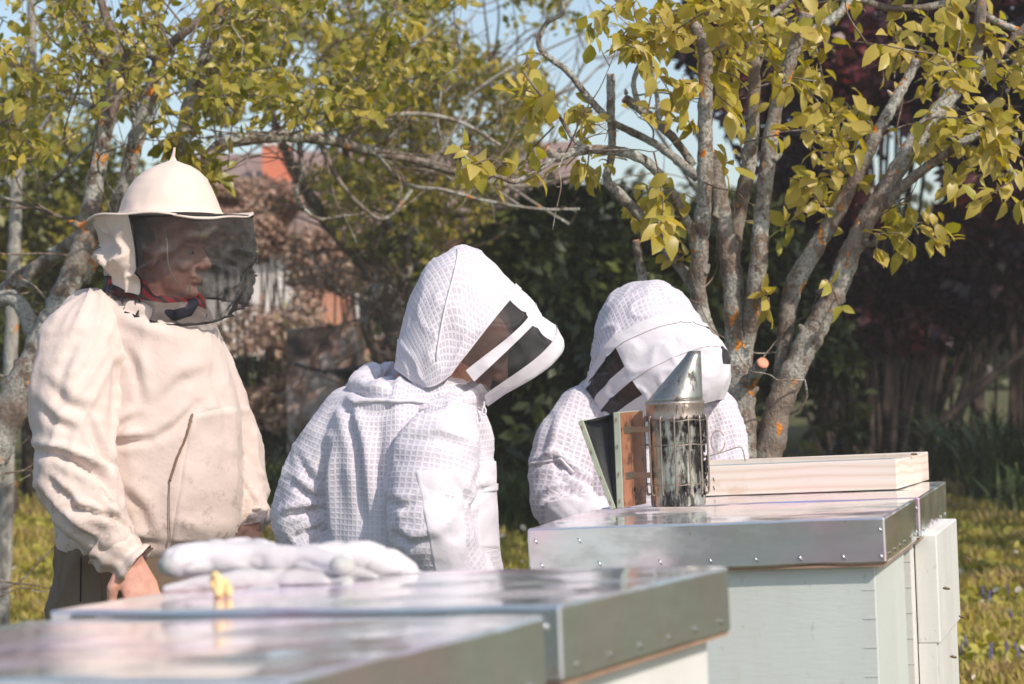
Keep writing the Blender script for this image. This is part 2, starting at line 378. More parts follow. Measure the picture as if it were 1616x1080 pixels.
# ------------------------------------------------------------ hives
def frame(corner, yaw, tx, ty):
    r = Vector((math.cos(yaw), math.sin(yaw), 0)); d = Vector((-math.sin(yaw), math.cos(yaw), 0))
    r.z = tx*r.x+ty*r.y; d.z = tx*d.x+ty*d.y
    return r, d
def hive(label, corner, yaw, tx, ty, L=.5254, W=.637, H=.08, staples=(), body='mint', extra=None):
    r, d = frame(corner, yaw, tx, ty); c = Vector(corner)           # top front right corner of the lid
    base = c - r*W/2 + d*L/2; base = Vector((base.x, base.y, 0))
    t = thing('beehive', base, label, 'beehive', 'beehives in a row across the foreground')
    up = Vector((0, 0, 1))
    th = .0015
    mb = MB(); mb.box(c - r*W - up*H, r*W, d*L, up*H, .004)
    # cut the underside open: it is a telescoping cover, so keep a shell only
    me = mb.mesh(); bm = bmesh.new(); bm.from_mesh(me)
    bmesh.ops.recalc_face_normals(bm, faces=bm.faces)
    bmesh.ops.subdivide_edges(bm, edges=[e for e in bm.edges if e.calc_length() > .2], cuts=30, use_grid_fill=True)
    for v in bm.verts:
        k = noise.noise(v.co*7)*.0022 + noise.noise(v.co*19)*.0009
        v.co += Vector((k, k*.6, k*.9))
    bm.to_mesh(me); bm.free()
    lid = link('lid', me, M['lid'], t, 'edge')
    for (a, b_) in staples:                                          # a along the front, b_ down from the top
        p = c - r*a - up*b_ - d*.0012
        s = MB(); s.tube([p, p + r*.006 - up*.009], .0013, 5); s.build('staple', M['staple'], lid)
    for k in range(6):
        p = c + d*(L*(.07+.17*k)) - up*(H-.017) + r*.0012
        s = MB(); s.tube([p, p + d*.005 - up*.006], .001, 5); s.build('staple', M['staple'], lid)
    i = .014
    MB().box(c - r*(W-.004) - up*(H+.005) + d*.004, r*(W-.008), d*(L-.008), up*.0049).build('wooden_rim', M['ply'], t, smooth=False)
    ov = .024; bw, bl = W-2*ov, L-2*ov
    zt = H+.0051; heights = [.27, .27, .25]
    top = c - r*(W-ov) + d*ov
    z = top.z - zt; k = 0
    bodyc = Vector((top.x, top.y, 0))
    rr = Vector((math.cos(yaw), math.sin(yaw), 0)); dd = Vector((-math.sin(yaw), math.cos(yaw), 0))
    hz = (z-.03)/3
    for k in range(3):
        ins = .0015*(k % 2)
        bx_ = MB(); bx_.box(bodyc + Vector((0, 0, z-hz*(k+1)+.0015)) + (rr+dd)*ins, rr*(bw-2*ins), dd*(bl-2*ins), Vector((0, 0, hz-.003 + (.04 if k == 0 else 0))), .0025)
        o = bx_.build('hive_box', M[body], t, smooth=False)
        # finger joints at the corner, hand grip
        for q in range(int(hz/.05)):
            zz = z-hz*(k+1)+.02+q*.05
            MB().box(bodyc+rr*(bw-.024)+dd*(-.0007+ins)+Vector((0, 0, zz)), rr*.0225, dd*.001, Vector((0, 0, .0015))).build('joint_line', M['joint'], o, smooth=False)
    MB().box(bodyc - rr*.01 - dd*.01, rr*(bw+.02), dd*(bl+.02), Vector((0, 0, .03))).build('floor_board', M[body], t, smooth=False)
    if extra: extra(t, bodyc, rr, dd, bw, bl, z)
    return t
M['joint'] = simple('joint_line_paint', (.46, .49, .47), .8)  # grey green tone of the thin finger joint lines
hA, hC = CAMH-.247, CAMH-.2824
Bc = Vector((.0386, 2.4995, hA)); yA = -.4274; rA, dA = frame(Bc, yA, .0089, -.0159)
Ac = Bc - dA*(.5254+.040); Ac.z -= .0065
Cc = Vector((.6281, 4.152, hC+.003)); yC = -.271; rC, dC = frame(Cc, yC, .0116, -.0015)
Dc = Cc + dC*(.5254+.036); Dc.z -= .002
hive('nearest beehive, its metal lid blurred and mirroring the pink jacket', Ac, yA, .0089, -.0159, body='whitep', staples=[(.02, .016), (.02, .06)])
hive('beehive carrying the white gloves and the lump of yellow wax on its lid', Bc, yA, .0089, -.0159, body='whitep', staples=[(.02, .016)])
hive('pale mint beehive with the smoker standing on its dented metal lid', Cc, yC, .0116, -.0015, L=.485,
     staples=[(.012, .017), (.625, .019), (.012, .063), (.077, .062), (.152, .062), (.229, .062), (.31, .062), (.40, .062), (.51, .062), (.615, .062), (.545, .02)])
def porch(t, o, rr, dd, bw, bl, z):
    b = o + rr*(bw+.002) + dd*(bl*.10)
    mb = MB(); mb.box(b + Vector((0, 0, z-.20)), rr*.044, dd*(bl*.91), Vector((0, 0, .215)), .003)
    mb.box(b + Vector((0, 0, z-.80)), rr*.036, dd*(bl*.91), Vector((0, 0, .5997)), .001)
    mb.build('front_board', M['whitep'], t, smooth=False)
hive('farthest beehive with white front board and an open pine tray on its lid', Dc, yC, .0116, -.0015, staples=[(.01, .016), (.012, .062)], body='whitep', extra=porch)

# pine tray on D
zD = Dc.z+.001
fr = on_z(1416, 773, zD); br = on_z(1470, 757, zD); fl_dir = -rC.normalized()
dv = (br-fr); bh = .0615; BL = .50; t_ = .022; dvn = dv.normalized(); up = Vector((0, 0, 1)); dl = min(dv.length, .34)
t = thing('pine_tray', fr + fl_dir*BL/2 + dvn*dl/2, 'shallow open tray of fresh pine on the farthest hive lid', 'tray')
lift = up*.001
MB().box(fr+lift, fl_dir*BL, dvn*t_, up*bh, .0015).build('side_board', M['pine'], t, False)
MB().box(fr+lift+dvn*(dl-t_), fl_dir*BL, dvn*t_, up*bh, .0015).build('side_board', M['pine'], t, False)
MB().box(fr+lift+dvn*(t_+.0005), fl_dir*t_, dvn*(dl-2*t_-.001), up*(bh-.0015), .0015).build('end_board', M['pine'], t, False)
MB().box(fr+lift+fl_dir*(BL-t_)+dvn*(t_+.0005), fl_dir*t_, dvn*(dl-2*t_-.001), up*(bh-.0015), .0015).build('end_board', M['pine'], t, False)
M['foil'] = simple('bluish_grey_board', (.30, .36, .38), .35)
MB().box(fr+lift+dvn*(t_+.0005)+fl_dir*(t_+.0005)+up*(bh-.014), fl_dir*(BL-2*t_-.001), dvn*(dl-2*t_-.001), up*.004).build('tray_bottom', M['foil'], t, False)
for k in (0, 1):
    p = fr+lift+fl_dir*.38 - dvn*.0006 + up*(.012+.018*k)
    MB().tube([p, p+up*.008+fl_dir*.002], .0007, 5).build('staple', M['tie'], t)

# ------------------------------------------------------------ smoker
def smoker():
    zC = Cc.z - .0
    o = on_z(1071, 801, zC - .001); o.z += .004
    k = o.y/F                                  # metres per picture pixel here
    t = thing('bee_smoker', o, 'sooty tin smoker with bellows and slanted cone lid on the metal hive lid', 'bee smoker')
    r = 43*k; H_ = 146*k
    can = MB(); prof = [(0, .001), (r*.97, 0), (r, .003)]
    for i in range(22):
        prof.append((r*(1+.006*math.sin(i*1.7)), .005+(H_-.006)*i/21))
    prof += [(r, H_), (0, H_)]
    me_T = Matrix.Translation(o)
    can.lathe([(max(a, .0005), b) for a, b in prof], 48, me_T)
    can.build('can', M['tin'], t)
    lidp = [(.001, H_-.012), (r*1.06, H_-.012), (r*1.085, H_-.010), (r*1.06, H_-.007), (r*1.06, H_+.014), (r*1.09, H_+.017), (r*1.09, H_+.021), (r*1.04, H_+.024), (.001, H_+.024)]
    MB().lathe(lidp, 48, me_T).build('lid_band', M['tin2'], t)
    # slanted cone: wide ring at the lid, narrow ring above the right-hand wall
    rows = []; n = 10
    for i in range(n+1):
        s = i/n; rr_ = r*1.04*(1-s)+10*k*s
        c = o + Vector((r*1.04-rr_, 0, H_+.022+(76+(2 if i == n else 0))*k*s))
        rows.append((c, Vector((rr_, 0, 0)), Vector((0, rr_, 0))))
    MB().loft(rows, 40, 2).build('cone', M['tin3'], t)
    tz = o + Vector((r*1.04-10*k, 0, H_+.0222+78*k)); MB().lathe([(.0004, 0), (8*k, 0), (8*k, .0006), (.0004, .0006)], 20, Matrix.Translation(tz)).build('nozzle_hole', M['tie'], t)
    # wire cage
    R2 = r*1.17; cage = MB(); z0, z1 = .030, H_-.012
    for i in range(14):
        a = 2*math.pi*i/14 + .12
        ca, sa = math.cos(a), math.sin(a)
        pts = [(r*1.05, z1+.004), (R2, z1), (R2*1.01, (z0+z1)/2), (R2, z0), (r*1.04, z0-.007)]
        cage.tube([o + Vector((q*ca, q*sa, z)) for q, z in pts],   .0018, 6, 5)
    for z in (.042, H_*.66, z1-.002):
        cage.tube([o + Vector((R2*1.01*math.cos(a*math.pi/24), R2*1.01*math.sin(a*math.pi/24), z + .001*math.sin(a))) for a in range(49)], .0010, 6)
    cage.build('wire_cage', M['wire'], t)
    # tar lumps at the hinge side
    tar = MB()
    for i in range(95):
        a = random.gauss(-.45, .40); z = random.choice([H_-.012-abs(random.gauss(0, .02)), random.uniform(.02, H_)])
        q = r*(1.02 + random.uniform(0, .10)); tar.ell(o + Vector((q*math.cos(a), q*math.sin(a), z)), (random.uniform(.0015, .004), random.uniform(.0015, .003), random.uniform(.003, .010)), seg=8, rows=5)
    tar.build('tar_crust', M['tar'], t)
    hk = MB()
    P = lambda x, y: at(x, y, o.y + .01)
    hk.tube([P(1120, 720), P(1140, 714), P(1165, 706), P(1172, 710), P(1176, 728)], .0011, 6, 4); hk.build('wire_hook', M['wire'], t)
    lp = MB(); lp.tube([P(1133+11*math.cos(a*.26), 697+17*math.sin(a*.26)) for a in range(0, 23)], .0008, 6); lp.build('wire_loop', M['copperwire'], t)
    # bellows
    be = R(24); nrm = Vector((math.cos(be), -math.sin(be), 0)); tt = Vector((math.sin(be), math.cos(be), 0)); up = Vector((0, 0, 1))
    wd = .118; hgt = 150*k; th = 11*k
    near = at(984, 804, o.y - .035); near.z = o.z + .001
    bd = MB(); bd.box(near, tt*wd, -nrm*th, up*hgt, .001); bd.build('bellows_board', M['edge'], t, False)
    MB().box(near + nrm*.0003 + tt*.001 + up*.001, tt*(wd-.002), nrm*.0022, up*(hgt-.002), .0004).build('copper_board', M['copper'], t, False)
    # outer board leans from the foot out to the left
    foot = near - nrm*(th+.003); topo = foot - nrm*(50*k) + up*(140*k)
    ax = (topo-foot); outn = ax.cross(tt).normalized()
    if outn.dot(nrm) > 0: outn = -outn
    MB().box(foot, tt*wd, outn*(th*.8), ax, .001).build('bellows_board', M['edge'], t, False)
    lea = MB()
    def skin(u, v):      # leather gusset between the boards, near side sags inwards
        # v along height, u across the gap, on three sides
        a = near - nrm*(th-.001) + up*(hgt*v*.985+.001); b = foot + ax*(v*.985)
        s = 0; 
        if u < .34: s = u/.34; p = a.lerp(b, s); sag = math.sin(s*math.pi)*(.010*v); return p + tt*(.003+sag)
        return a
    lea.grid(lambda u, v: (lambda a, b, s: a.lerp(b, s) + tt*(.002 + math.sin(s*math.pi)*.012*v + .0015*math.sin(9*s+5*v)))(near - nrm*th + up*(hgt*v*.985+.001), foot + ax*(v*.985), u), 14, 20)
    lea.grid(lambda u, v: (lambda a, b, s: a.lerp(b, s) + tt*(wd-.002 - math.sin(s*math.pi)*.012*v))(near - nrm*th + up*(hgt*v*.985+.001), foot + ax*(v*.985), u), 14, 20)
    lea.grid(lambda u, v: (near - nrm*th + up*(hgt*.985)).lerp(foot + ax*.985, u) + tt*(.002+(wd-.004)*v) - up*(math.sin(u*math.pi)*.006), 10, 8)
    lea.build('leather_gusset', M['leather'], t)
    # brackets to the can and staples on the board edges
    for z in (.055, H_*.80):
        a = near + tt*.052 + nrm*.0026 + up*z
        b = Vector((o.x-r*.9, o.y-.02, a.z))
        MB().box(a - tt*.009, (b-a) + tt*.0, up*.011, Vector((0, -.0016, 0)), .0004).build('bracket', M['wire'], t, False)
        MB().box(near + nrm*.0026 + tt*.010 + up*(z-.001), tt*.045, nrm*.0015, up*.013, .0004).build('bracket', M['wire'], t, False)
    MB().lathe([(.0005, 0), (.0045, .0), (.0045, .001), (.0005, .001)], 14, Matrix.Translation(near+nrm*.0026+tt*.055+up*.032) @ nrm.to_track_quat('Z', 'Y').to_matrix().to_4x4()).build('air_hole', M['tie'], t)
    for v in (.05, .33, .62, .9):
        p = near - nrm*(th*.5) + up*(hgt*v) - tt*.0011
        MB().box(p - nrm*.0010, nrm*.0018, up*.008, -tt*.0006).build('staple', M['copperwire'], t, False)
        p = foot + ax*v + outn*(th*.4) - tt*.0011
        MB().box(p, ax.normalized()*.008, outn*.0018, -tt*.0006).build('staple', M['copperwire'], t, False)
def tin_mat(name, soot, tint):
    mm, nt, b, o = mat(name); tc = nt.nodes.new('ShaderNodeTexCoord').outputs['Object']
    b.inputs['Metallic'].default_value = .8
    c = ramp(nt, noise_n(nt, 35, 5, .6, tc, (1, 1, .25)), [(.35, tuple(x*.75 for x in tint)), (.65, tint)])
    s = noise_n(nt, 42, 7, .72, tc, (1, 1, .22)); sm = ramp(nt, s, [(.60-soot*.22, (0,)*3), (.66-soot*.16, (1,)*3)])
    rs = ramp(nt, noise_n(nt, 60, 4, .65, tc), [(.58, (0,)*3), (.68, (1,)*3)])
    c = mix(nt, mth(nt, 'MULTIPLY', rs, .7), c, (.32, .17, .10))
    c = mix(nt, sm, c, (.022, .018, .016)); nt.links.new(c, b.inputs['Base Color'])
    nt.links.new(mth(nt, 'SUBTRACT', .85, mth(nt, 'MULTIPLY', sm, .7)), b.inputs['Metallic'])
    nt.links.new(ramp(nt, s, [(.3, (.28,)*3), (.7, (.5,)*3)]), b.inputs['Roughness'])
    bump(nt, noise_n(nt, 50, 5, .6, tc), .35, .003, b); return mm
M['tin'] = tin_mat('sooty_tin', .72, (.60, .60, .52)); M['tin2'] = tin_mat('rusty_tin_band', .25, (.50, .42, .36)); M['tin3'] = tin_mat('brushed_tin_cone', .26, (.40, .40, .36))
M['wire'] = simple('dull_wire', (.32, .27, .22), .45, .8); M['tar'] = simple('black_tar', (.012, .010, .009), .25, bmp=.4); M['copperwire'] = simple('copper_wire', (.42, .22, .14), .4, .8)
M['edge'] = simple('pale_green_board', (.42, .45, .34), .7, var=.12); M['leather'] = simple('black_leatherette', (.012, .012, .013), .6, bmp=.3)
def copper():
    mm, nt, b, o = mat('scorched_copper_board'); tc = nt.nodes.new('ShaderNodeTexCoord').outputs['Object']
    s = ramp(nt, noise_n(nt, 22, 6, .7, tc), [(.50, (0,)*3), (.66, (1,)*3)])
    c = ramp(nt, noise_n(nt, 30, 4, .6, tc), [(.3, (.40, .17, .09)), (.7, (.55, .26, .15))])
    nt.links.new(mix(nt, s, c, (.06, .035, .03)), b.inputs['Base Color']); b.inputs['Roughness'].default_value = .5; b.inputs['Metallic'].default_value = .3
    bump(nt, noise_n(nt, 60, 4, .6, tc), .2, .002, b); return mm
M['copper'] = copper()
smoker()
# ------------------------------------------------------------ people
def bone_frames(bones):
    out = []
    for a, b, r in bones:
        a = np.array(a); b = np.array(b); d = b-a; L = np.linalg.norm(d); d = d/L
        ref = np.array([0, 1., 0]) if abs(d[1]) < .8 else np.array([1., 0, 0])
        u = ref - d*ref.dot(d); u /= np.linalg.norm(u); v = np.cross(d, u); out.append((a, d, L, r, u, v))
    return out
def bone_dist(P, fr):
    D = []
    for a, d, L, r, u, v in fr:
        q = P-a; t = np.clip(q@d, 0, L); D.append(np.linalg.norm(q-np.outer(t, d), axis=1)/r)
    return np.array(D).T
def creased(P, Nn, creases):
    """push folds into the cloth along the given lines: a valley with a ridge beside it"""
    q = P-np.array([0, 0, CAMH]); dep = q@np.array(FW); X = 808+F*(q@np.array(RIGHT))/dep; Y = 540-F*(q@np.array(UPV))/dep
    face = np.einsum('ij,ij->i', Nn, q) < 0; out = np.zeros(len(P))
    for pts, wd_, am in creases:
        best = np.full(len(P), 1e9); sg = np.zeros(len(P)); tt_ = np.zeros(len(P)); n = len(pts)-1
        for i in range(n):
            a = np.array(pts[i], float); b = np.array(pts[i+1], float); d = b-a; L2 = d@d
            t = np.clip(((X-a[0])*d[0]+(Y-a[1])*d[1])/L2, 0, 1); ex = X-a[0]-t*d[0]; ey = Y-a[1]-t*d[1]; r = np.hypot(ex, ey); m_ = r < best
            best[m_] = r[m_]; sg[m_] = np.sign(d[0]*ey-d[1]*ex)[m_]; tt_[m_] = ((i+t)/n)[m_]
        s_ = best*sg/wd_; taper = np.sin(np.clip(tt_, .04, .96)*np.pi)**.6
        out += np.where(face, am*taper*(.9*np.exp(-((s_+1.5)/1.1)**2) - np.exp(-(s_/.8)**2) + .35*np.exp(-((s_-1.8)/1.2)**2)), 0)
    return out
def garment(mb, bones, voxel, it, amp, mat_, name, parent, seed=0, uv=True, creases=(), lift=None):
    me = remesh(mb, voxel, it); P = vco(me); Nn = vno(me); fr = bone_frames(bones); D = bone_dist(P, fr)
    W = np.exp(-6*(D - D.min(1, keepdims=True))); W /= W.sum(1, keepdims=True)
    disp = np.zeros(len(P))
    for k, (a, d, L, r, u, v) in enumerate(fr):
        idx = np.where(W[:, k] > .03)[0]
        q = P[idx]-a; z = q@d; th = np.arctan2(q@v, q@u)
        A = amp[k]; f = A[1]; sl = A[2]
        for j, i in enumerate(idx):
            c, s = math.cos(th[j]), math.sin(th[j])
            warp = noise.noise(Vector(P[i])*5+Vector((seed, 0, k)))*.5
            n1 = noise.noise(Vector((c*.9+k*7+seed, s*.9, z[j]*f + th_s(th[j])*sl + warp*1.4)))
            n2 = noise.noise(Vector((c*1.7+k*3+seed, s*1.7, z[j]*f*2.1 + warp*2+5)))
            rg = (1-min(1, abs(n1)*2.6))**2; rg2 = (1-min(1, abs(n2)*2.8))**2
            disp[i] += W[i, k]*A[0]*(rg*1.0 + rg2*.28 - .42)
    if creases: disp += creased(P, Nn, creases)
    P2 = P + Nn*disp[:, None]
    if lift is not None: P2 = lift(P2)
    setco(me, P2)
    if uv:
        nl = len(me.loops); li = np.empty(nl, int); me.loops.foreach_get('vertex_index', li)
        ls = np.empty(len(me.polygons), int); me.polygons.foreach_get('loop_start', ls)
        lt = np.empty(len(me.polygons), int); me.polygons.foreach_get('loop_total', lt)
        pid = np.repeat(np.arange(len(ls)), lt); cen = np.zeros((len(ls), 3)); np.add.at(cen, pid, P[li]); cen /= lt[:, None]
        b = bone_dist(cen, fr).argmin(1)
        U = np.zeros((nl, 2))
        for k, (a, d, L, r, u, v) in enumerate(fr):
            sel = b[pid] == k
            q = P[li[sel]]-a; qc = cen[pid[sel]]-a
            th = np.arctan2(q@v, q@u); tc_ = np.arctan2(qc@v, qc@u)
            th = tc_ + (th-tc_+np.pi) % (2*np.pi)-np.pi
            U[sel, 0] = th*r; U[sel, 1] = q@d + k*.37
        l = me.uv_layers.new(name='UVMap'); l.data.foreach_set('uv', U.astype(np.float32).ravel())
    me.materials.clear()
    return link(name, me, mat_, parent)
def th_s(t): return math.sin(t)
def bvh_of(o):
    P = vco(o.data); return BVHTree.FromPolygons([tuple(p) for p in P], [tuple(p.vertices) for p in o.data.polygons])
def cast(bv, px, py, off):
    r = ray(px, py).normalized(); h = bv.ray_cast(Vector((0, 0, CAMH)), r)
    if h[0] is None: return None
    return h[0] + h[1]*off*(1 if h[1].dot(r) < 0 else -1)
def drape(bv, quad, nu, nv, off, name, mt, parent, wob=0, edge=True):
    TL, TR, BR, BL = quad; V = {}; mb = MB(); last = None
    for j in range(nv):
        for i in range(nu):
            u, v = i/(nu-1), j/(nv-1)
            x = (TL[0]*(1-u)+TR[0]*u)*(1-v)+(BL[0]*(1-u)+BR[0]*u)*v; y = (TL[1]*(1-u)+TR[1]*u)*(1-v)+(BL[1]*(1-u)+BR[1]*u)*v
            e = 1 if (edge and (i in (0, nu-1) or j in (0, nv-1))) else 0
            p = cast(bv, x, y, off*(1 - 1.6*e) + wob*noise.noise(Vector((x*.03, y*.03, 3))))
            V[i, j] = p
    idx = {}
    for k, p in V.items():
        if p is not None: idx[k] = len(mb.v); mb.v.append(tuple(p))
    for j in range(nv-1):
        for i in range(nu-1):
            ks = [(i, j), (i+1, j), (i+1, j+1), (i, j+1)]
            if all(k in idx for k in ks):
                pts = [V[k] for k in ks]
                if max((pts[a]-pts[a-1]).length for a in range(4)) < .06: mb.f.append(tuple(idx[k] for k in ks))
    return mb.build(name, mt, parent, fixn=False)
def seam(bv, pts, rad, off, name, mt, parent, n=8):
    P = []
    for (a, b) in zip(pts[:-1], pts[1:]):
        for i in range(n):
            s = i/n; p = cast(bv, a[0]*(1-s)+b[0]*s, a[1]*(1-s)+b[1]*s, off)
            if p is not None: P.append(p)
    p = cast(bv, *pts[-1], off)
    if p is not None: P.append(p)
    if len(P) > 2: return MB().tube(P, rad, 6).build(name, mt, parent)
def basis(f, u):
    f = Vector(f).normalized(); l = Vector(u).cross(f).normalized(); u = f.cross(l).normalized()
    return f, l, u, Matrix((f, l, u)).transposed()
def head(mb, c, f, u, s=1.0):
    f, l, u, B = basis(f, u); c = Vector(c)
    E = lambda a, b_, d, r: mb.ell(c + (f*a+l*b_+u*d)*s, tuple(x*s for x in r), B, 24, 16)
    E(-.012, 0, .030, (.097, .076, .090)); E(.022, 0, -.038, (.068, .058, .080)); E(.030, 0, .0, (.066, .062, .06))
    E(.066, 0, -.092, (.024, .026, .018)); E(.030, 0, -.075, (.05, .048, .035))
    for q in (-1, 1):
        E(.062, .034*q, -.022, (.026, .024, .026)); E(-.004, .076*q, -.010, (.020, .009, .032)); E(.100, .012*q, -.030, (.010, .009, .008))
        E(.070, .030*q, .022, (.020, .028, .010))
    mb.chain([(c+(f*.088+u*.015)*s, .009*s), (c+(f*.104-u*.012)*s, .011*s), (c+(f*.110-u*.024)*s, .0125*s)])
    E(.088, 0, -.053, (.010, .024, .006)); E(.085, 0, -.066, (.010, .020, .007)); E(.080, 0, .024, (.012, .034, .010))
def hand(mb, w, d, n, curl=.5, s=1.0, side=1):
    d = Vector(d).normalized(); n = Vector(n); n = (n-d*n.dot(d)).normalized(); e = d.cross(n)*side; w = Vector(w)
    mb.loft([(w, e*.026*s, n*.021*s), (w+d*.03*s, e*.034*s, n*.019*s), (w+d*.06*s, e*.042*s, n*.016*s), (w+d*.088*s, e*.041*s, n*.013*s)], 20, 2.4)
    Ls = [(.030, .043, 1.0), (.010, .048, 1.05), (-.011, .045, 1.0), (-.031, .035, .85)]
    for q, L, a in Ls:
        p = w + (d*(.082) + e*q)*s; dd = d; pts = [(p, .0105*s)]
        for k in range(3):
            dd = (dd*math.cos(curl*a*(.7+.3*k)) - n*math.sin(curl*a*(.7+.3*k))).normalized()
            p = p + dd*L*s*(.95-.22*k); pts.append((p, (.0098-.0012*k)*s))
        mb.chain(pts)
    p = w + (d*.02+e*.03)*s; mb.chain([(p, .015*s), (p+(d*.025+e*.024-n*.008)*s, .013*s), (p+(d*.052+e*.030-n*.022)*s, .0105*s), (p+(d*.072+e*.024-n*.034)*s, .009*s)])
def legs(mb, cx, cy, ztop, spread, r, feet=True, yaw=0):
    for q in (-1, 1):
        x = cx+q*spread; mb.chain([((x, cy, ztop), r), ((x, cy+.02, ztop*.55), r*.75), ((x, cy, .13), r*.62)])
def boots(parent, cx, cy, spread, fd, s=1):
    fd = Vector(fd).normalized(); e = Vector((-fd.y, fd.x, 0))
    for q in (-1, 1):
        z0 = gz(cx, cy); c = Vector((cx+q*spread, cy, z0)); mb = MB()
        mb.loft([(c-fd*.07+Vector((0, 0, .005)), e*.035, Vector((0, 0, .004))+fd*.0001), (c-fd*.06+Vector((0, 0, .04)), e*.042, Vector((0, 0, .04))), (c+fd*.05+Vector((0, 0, .045)), e*.048, Vector((0, 0, .045))), (c+fd*.14+Vector((0, 0, .035)), e*.05, Vector((0, 0, .035))), (c+fd*.19+Vector((0, 0, .025)), e*.03, Vector((0, 0, .02)))], 20)
        mb.chain([(c+Vector((0, 0, .06)), .045), (c+Vector((0, 0, .16)), .052)])
        me = remesh(mb, .008, 4); me.materials.clear(); link('boot', me, M['boot'], parent)

def loft_px(mb, d, rows, power=2.3):
    R_ = []
    for r in rows:
        py, l, rr, ry = r[:4]; dd = r[4] if len(r) > 4 else 0
        a = at(l, py, d+dd); b = at(rr, py, d+dd); R_.append(((a+b)/2, (b-a)/2, Vector((0, ry, 0))))
    mb.loft(R_, 40, power)

# ---- the man in the beige smock
def man():
    d = 5.8; A = lambda x, y, dd=0: at(x, y, d+dd); k = d/F
    foot = A(225, 900); foot = Vector((foot.x, d, 0))
    t = thing('person', foot, 'person in stained beige smock and domed hat with black veil, hand by the gloves', 'person')
    b = MB(); hc = A(262, 400); hf = Vector((1, -.30, -.10)); hu = Vector((.08, 0, 1))
    head(b, hc, hf, hu, .98)
    b.chain([(hc-Vector((.03, 0, .06)), .058), (A(228, 470), .062), (A(222, 500), .08)])
    loft_px(b, d, [(500, 160, 290, .09), (560, 120, 325, .12), (700, 105, 360, .14), (840, 105, 345, .13), (900, 120, 310, .12), (960, 120, 310, .12)])
    b.chain([(A(135, 520, -.08), .06), (A(118, 630, -.16), .055), (A(120, 745, -.22), .045), (A(165, 820, -.24), .040), (A(205, 882, -.26), .031)])
    b.chain([(A(295, 540, .1), .06), (A(360, 660, .14), .05), (A(383, 755, .12), .042), (A(396, 825, .08), .030)])
    hand(b, A(206, 884, -.26), (.30, -.1, -1), (.55, -.85, -.1), .55, 1.08)
    hand(b, A(396, 824, .08), (-.05, -.25, -1), (.8, -.5, 0), .6, 1.0)
    fx = foot.x
    b.chain([((fx-.09, d, .9), .09), ((fx-.10, d, .5), .06), ((fx-.10, d, .12), .045), ((fx-.1, d-.0, .06), .045)])
    b.chain([((fx+.09, d, .9), .09), ((fx+.10, d, .5), .06), ((fx+.10, d, .12), .045), ((fx+.1, d-.0, .06), .045)])
    me = remesh(b, .0038, 3); me.materials.clear(); body = link('body', me, M['skin'], t)
    f, l, u, B = basis(hf, hu)
    for q in (-1, 1):
        e = hc + (f*.073 + l*.031*q + u*.003); MB().ell(e, (.0115, .0115, .0095), B).build('eye', M['eyew'], t)
        MB().ell(e+f*.0085, (.0045, .0055, .0055), B).build('iris', M['tie'], t)
    h = MB(); h.ell(hc - f*.03 + u*.022, (.092, .080, .086), B); me = remesh(h, .006, 2); me.materials.clear(); link('hair', me, M['hair'], t)
    # red shirt collar
    c = MB(); cc = A(248, 467, -.0)
    pts = []; 
    for i in range(25):
        a = 2*math.pi*i/24; pts.append(cc + Vector((.080*math.cos(a), .086*math.sin(a), -.040*math.cos(a)+.026*math.sin(a)+.010*math.sin(5*a))))
    c.tube(pts, [.034+.005*math.sin(i*2.1) for i in range(25)], 12); me = remesh(c, .006, 2); me.materials.clear(); link('shirt_collar', me, M['red'], t)
    c = MB(); c.chain([(A(252, 494, -.13), .011), (A(275, 499, -.13), .015), (A(297, 492, -.11), .013), (A(306, 478, -.08), .012)]); c.build('navy_scarf', M['navy'], t)
    # trousers
    tr = MB(); loft_px(tr, d, [(850, 92, 350, .14), (900, 88, 335, .145), (960, 92, 330, .14), (1000, 98, 325, .13)])
    hip = A(150, 960); z = hip.z
    tr.chain([((foot.x-.12, d, z), .115), ((foot.x-.11, d, .5), .09), ((foot.x-.10, d, .13), .075)]); tr.chain([((foot.x+.12, d, z), .115), ((foot.x+.11, d, .5), .09), ((foot.x+.10, d, .13), .075)])
    bn = [((foot.x-.11, d, .9), (foot.x-.1, d, .1), .1), ((foot.x+.11, d, .9), (foot.x+.1, d, .1), .1)]
    tro = garment(tr, bn, .010, 4, [(.012, 9, .6)]*2, M['trouser'], 'trousers', t, 3, False)
    bv = bvh_of(tro)
    seam(bv, [(128, 880), (127, 950)], .0018, .001, 'side_seam', M['tie'], t); seam(bv, [(158, 905), (162, 960)], .0014, .0005, 'side_seam', M['brownseam'], t)
    boots(t, foot.x, d-.03, .1, (.4, -1, 0))
    # smock
    s = MB()
    loft_px(s, d, [(476, 146, 290, .115), (483, 130, 318, .14), (492, 116, 330, .15), (515, 108, 342, .16), (560, 102, 357, .165), (620, 98, 371, .17), (700, 94, 380, .175), (770, 90, 383, .18), (830, 86, 379, .17), (858, 88, 362, .155), (872, 96, 345, .14), (884, 108, 325, .125)])
    s.chain([(A(142, 505, -.0), .080), (A(120, 560, -.03), .085)])
    sl = MB(); sl.chain([(A(152, 505, -.09), .072), (A(128, 545, -.13), .104), (A(119, 620, -.17), .106), (A(116, 690, -.20), .098), (A(118, 755, -.22), .096), (A(146, 808, -.24), .082), (A(176, 848, -.25), .062)])
    s.chain([(A(285, 515, .07), .085), (A(340, 620, .12), .075), (A(375, 720, .13), .066), (A(387, 780, .11), .058), (A(393, 812, .09), .050)])
    T0 = A(225, 470); T1 = A(225, 880)
    bones = [(tuple(T0), tuple(T1), .22), (tuple(A(140, 510, -.09)), tuple(A(120, 735, -.17)), .105), (tuple(A(120, 735, -.17)), tuple(A(195, 870, -.21)), .08), (tuple(A(300, 540, .1)), tuple(A(393, 812, .09)), .07)]
